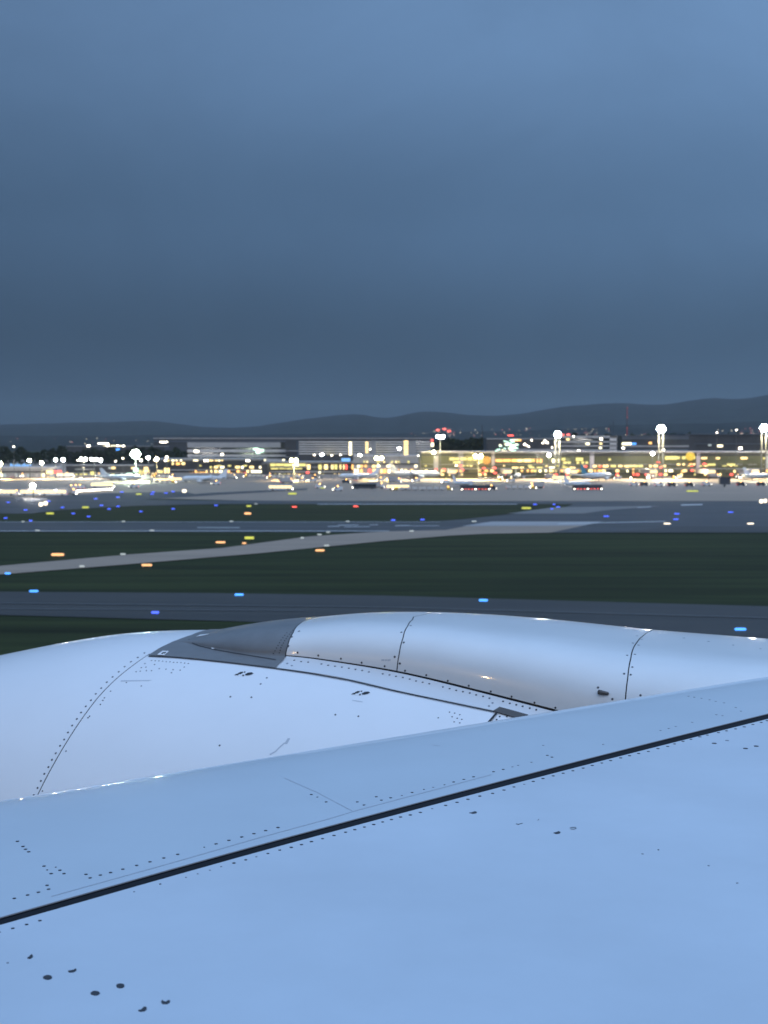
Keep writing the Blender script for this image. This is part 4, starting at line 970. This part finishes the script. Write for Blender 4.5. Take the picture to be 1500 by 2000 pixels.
VH = [('long',928,957.5,4,'dark container train with red marker lights below the yellow-lit airliner'),('long',1147,957,4,'dark container train with red marker lights below the cream-lit airliner'),
 ('dbus',712,955,184,'dark bus with bright headlamps below the annex'),('truck',735,954,10,'grey truck right behind the dark bus'),('van',660,959,185,'white van alone on the apron edge left of the dark bus'),
 ('bus',777,957,2,'pale long bus on the apron edge right of the dark bus'),('train',795,958,180,'baggage train right of the pale long bus'),('train',855,958,0,'baggage train left of the yellow-lit airliner'),
 ('van',945,957,8,'white van just right of the first container train'),('dvan',960,957,8,'dark van next to the first container train'),('truck',1048,954,200,'truck standing between the two container trains'),('train',1020,955.5,0,'baggage train between the two container trains'),
 ('van',1238,949,8,'white van leading the queue with red tail lights'),('dvan',1258,949,8,'dark van second in the queue at right'),('van',1287,950,5,'white van third in the queue at right'),('dvan',1312,950,5,'dark van fourth in the queue at right'),('dvan',1346,950,5,'dark van under the yellow low sign'),('van',1380,949,5,'white van left of the dark cabin post'),('dvan',1447,949,5,'dark van right of the dark cabin post'),('dvan',1486,949,5,'rightmost dark van of the queue'),
 ('van',1274,934,190,'white van with headlamps before the terminal under the brightest mast'),('van',1358,932,190,'white van under the right yellow round sign'),('bus',1470,933,186,'white bus near the right edge before the terminal'),('van',1207,936,170,'white van right of the teal-tailed airliner'),('train',1300,936,0,'baggage train before the terminal at right'),
 ('van',590,941,184,'left van of the pair with bright headlamps before the pier'),('van',611,941,184,'right van of the pair with bright headlamps before the pier'),('truck',560,944,20,'truck with amber glow left of the headlamp pair'),('van',625,954,4,'van with red light on the dark taxi lane'),('bus',548,958,0,'pale bus above the yellow taxiway sign'),
 ('van',744,940,180,'van with headlamps left of the side-on airliner'),('truck',770,943,0,'truck under the nose of the side-on airliner'),('van',813,941,190,'van with bright headlamps under the side-on airliner'),('van',871,944,190,'van with headlamps at the tail of the side-on airliner'),('truck',695,940,90,'yellowish truck before the annex'),('dvan',676,944,0,'dark van before the annex'),
 ('van',422,947,180,'van with pinkish headlamps at the nose of the left airliner'),('truck',450,935,0,'truck before the gate hall'),('bus',350,941,0,'white bus at the left before the gate hall'),('train',320,944,0,'baggage train before the left white bus'),('truck',288,939,20,'truck with red lights below the green floodlight'),('van',262,953,170,'van with headlamps on the left apron'),
 ('truck',225,938,0,'truck behind the left apron van'),('bus',200,953,0,'bus on the left apron'),('van',156,956,185,'first of three vans with lamps on the left apron'),('van',148,956.5,185,'second of three vans with lamps on the left apron'),('van',139,957,185,'third of three vans with lamps on the left apron'),('bus',105,968,182,'lit bus at the left apron edge'),('bus',66,968,182,'lit bus left of another at the left apron edge'),
 ('van',32,968,182,'van with warm lamps at the left apron edge'),('bus',6,968,182,'lit bus cut by the left edge of the picture'),('truck',132,967,0,'truck under a yellow lamp at the left apron edge'),('van',1325,935,180,'van before the terminal with pale lamps'),('truck',1394,934,0,'truck before the terminal right of the round sign'),('truck',1075,936,15,'truck at the nose of the teal-tailed airliner'),
 ('bus',1095,938,5,'white bus left of the teal-tailed airliner'),('van',998,941,185,'van on the apron before the orange windows'),('train',960,938,0,'baggage train before the first column')]
for v in VH: put(*v)
rv = random.Random(31)
rowv = sorted((rv.uniform(-20, 1520), rv.uniform(930.5, 934.5)) for _ in range(34))
for i, (x_, y_) in enumerate(rowv):
    put(rv.choice(['van','van','truck','train','dvan','bus']), x_, y_, rv.choice([0, 180, 200, 90, 270, 250]) + rv.uniform(-12, 12), 'vehicle at the foot of the airport buildings, %s from left in that back row' % ORD[i])
bpy.data.objects['container_train'].scale = (.62, .85, .85)
for o_ in C.objects:
    if o_.name.startswith('container_train') and o_.get('category'): o_.scale = (.62, .85, .85)
# dark cabin post
c = G(1415, 951); t = thing('guard_cabin', 'small dark cabin on a post in the queue of vans at right', 'cabin', tuple(c))
MB().box(c.x-.5,c.x+.5,c.y-.5,c.y+.5,0,1.5).build('post', M_vd, t); MB().box(c.x-3,c.x+3,c.y-1.5,c.y+1.5,1.5,5.4).build('cabin', M_vd, t); MB().box(c.x-3.2,c.x+3.2,c.y-1.7,c.y+1.7,5.4,5.8).build('roof', M_bgd, t)
# low light strip along the left apron edge
a = G(150, 963.5); b = G(218, 959.5)
t = thing('light_fence', 'row of small white lights strung along the left apron edge', 'lights', tuple((a+b)/2))
pts = [a.lerp(b, k/15) for k in range(16)]
for p in pts:
    MB().tube(p, p+Vector((0,0,1.0)), .08, n=5).build('post', M_pole, t); MB().lathe(p+Vector((0,0,.9)), (0,0,1), [(0,.3),(.3,.7),(.6,.3)], 8).build('lamp', L_sml, t)

# ================================================================== AIRFIELD LIGHTS AND SIGNS
GRP = {}
def edge_light(px, py, m, w, where, kind='edge_light', hgt=.36):
    """squat bar-shaped airfield light: base, stem, lens"""
    p = G(px, py, .1); Yd = p.y; half = w*.86/2/F*Yd
    key = ('L', m.name)
    t = thing(kind, where, 'airfield light', tuple(p), 0, 'airfield edge lights')
    MB().box(p.x-half*.5, p.x+half*.5, p.y-.12, p.y+.12, p.z-.08, p.z+.04).build('base', M_vd, t)
    h_ = max(hgt, .9*1.8/F*Yd)
    MB().lathe((p.x-half, p.y, p.z+.04+h_/2), (1,0,0), [(0,h_*.25),(half*.2,h_*.48),(half*1.8,h_*.48),(half*2,h_*.25)], 10).build('lens', m, t)
def enum(lst, fmt, *args, **kw):
    for i, (px, py, *r) in enumerate(sorted(lst)):
        edge_light(px, py, r[1] if len(r) > 1 else args[0], r[0] if r else args[1], fmt % (ORD[i]), **kw)
enum([(66,1157),(467,1164),(944,1175)], 'blue edge light on the far side of the near taxiway, %s from left', L_blueb, 20)
enum([(303,1199,17,L_blue),(1446,1232,26,L_blueb)], 'blue edge light on the near side of the near taxiway, %s from left', L_blue, 20)
edge_light(15, 1122, L_blueb, 13, 'blue light where the pale taxiway strip leaves the left edge')
enum([(768,1017),(825,1016)], 'blue light along the far edge of the runway before its centre bars, %s from left', L_blue, 10)
enum([(1184,1009.5),(1322,1004.5),(1320,1015.5),(1427,1001.5)], 'blue light on the wide asphalt at right, %s from left', L_blue, 12)
enum([(1045,986),(1090,991),(1078,995,6),(1082,986,6)], 'blue light at the tip of the grass strip, %s from left', L_blue, 9)
enum([(16,982),(95,980),(50,997),(60,1018),(11,1013),(122,992),(143,1004),(173,1010),(187,975),(198,988),(213,995),(230,972),(230.5,990),(238,962),(275,1000),(297,966),(299,962),(324,964),(338,961),(338,995),(422,988),(500,985,7,L_pale)], 'small blue light of the left taxiway junction, %s from left', L_blue, 8)
enum([(1303,1024),(1466,1024)], 'warm white bar light at right just beyond the big grass field, %s from left', L_wsign, 15)
enum([(73,1037.5),(297,1037.5),(804,1038.5),(641,1041,9),(624,1045.5)], 'faint white light on the near runway edge, %s from left', L_pale, 10)
enum([(45,1020,6),(241,1019.8),(452,1019.5),(679,1019.5),(926,1019.5,11)], 'faint white light on the far runway edge, %s from left', L_pale, 8)
enum([(240,1084),(160,1108),(638,1067),(590,1052,8)], 'faint pale light beside the diagonal strip, %s from left', L_pale, 12)
enum([(575,991),(695,990)], 'red light at the back of the grass strip, %s from left', L_red, 11)
enum([(360,962,9),(80,989,8),(89,987,8),(1487,983,8),(1495,982,6)], 'round white light near the far taxiways, %s from left', L_wsign, 8, hgt=1.6)
edge_light(477, 1062.5, L_osign, 9, 'tiny orange light below the yellow sign by the diagonal strip')

def guide_sign(px, py, w, h_, m, lab):
    """illuminated taxiway guidance sign: two legs, housing, lit face"""
    p = G(px, py + h_/2 + .6, .08); sc = p.y/F; hw = w*.92/2*sc; hh = max(h_*.70*sc, .42)
    t = thing('taxiway_sign', lab, 'sign', tuple(p), 0, 'lit taxiway signs')
    z0 = p.z + .25
    for s in (-1, 1): MB().box(p.x+s*hw*.7-.05, p.x+s*hw*.7+.05, p.y-.05, p.y+.05, p.z, z0).build('leg', M_pole, t)
    MB().box(p.x-hw-.06, p.x+hw+.06, p.y-.14, p.y+.14, z0, z0+hh+.1).build('housing', M_vd, t)
    n = 8; c = []
    for i in range(4*n):
        a = 2*math.pi*(i+.5)/(4*n); e = .35
        c.append((p.x + hw*math.copysign(abs(math.cos(a))**e, math.cos(a)), p.y-.17, z0+.05+hh/2 + hh/2*math.copysign(abs(math.sin(a))**e, math.sin(a))))
    MB().prism(c, (0,.02,0)).build('face', m, t)
for a_ in ((98,1003,16,4.6,L_ysign,'yellow lit sign lower left of the taxiway junction'),(167,991,14,4.6,L_ysign,'yellow lit sign in the middle of the taxiway junction'),(271,965,12,3.4,L_ysign,'yellow lit sign at the back of the taxiway junction'),
           (487,1051,20,7,L_ysign,'large yellow lit sign beside the diagonal pale strip'),(571,964,18,4.4,L_ysign,'yellow lit sign on the apron edge above the grass strip'),(486,988.5,10,4,L_ysign,'small yellow lit sign in the grass strip above the orange one'),
           (1028,992.5,20,4.6,L_ysign,'yellow lit sign at the right tip of the grass strip'),(1352,959,25,3.6,L_ysign,'wide yellow lit sign below the queue of vans at right'),(630,953,9,2.6,L_ysign,'tiny yellow lit sign on the dark taxi lane'),
           (113,1084,27,7,L_osign,'large orange lit sign left above the diagonal strip'),(287,1105,22,5.5,L_osign,'orange lit sign just below the diagonal strip'),(431,1060,20,5,L_osign,'orange-white lit sign left of the large yellow sign'),
           (625,1076,19,5,L_osign,'pale orange lit sign near the top of the big field'),(484,1003,14,5.5,L_osign,'orange-white lit sign inside the grass strip')): guide_sign(*a_)

# ================================================================== HAZE
hz = MB().box(-14000, 14000, -3000, 20000, -1.5, 620).build('haze', None)
hz['kind'] = 'stuff'; hz['label'] = 'thin evening haze over the airfield'; hz['category'] = 'haze'
hm = bpy.data.materials.new('haze'); hm.use_nodes = True; ht = hm.node_tree; ht.nodes.clear()
pv = N(ht, 'ShaderNodeVolumePrincipled'); pv.inputs['Color'].default_value = (.66, .70, .71, 1); pv.inputs['Density'].default_value = 3.2e-5; pv.inputs['Anisotropy'].default_value = .2
ho = N(ht, 'ShaderNodeOutputMaterial'); ht.links.new(pv.outputs[0], ho.inputs['Volume'])
hz.data.materials.append(hm)
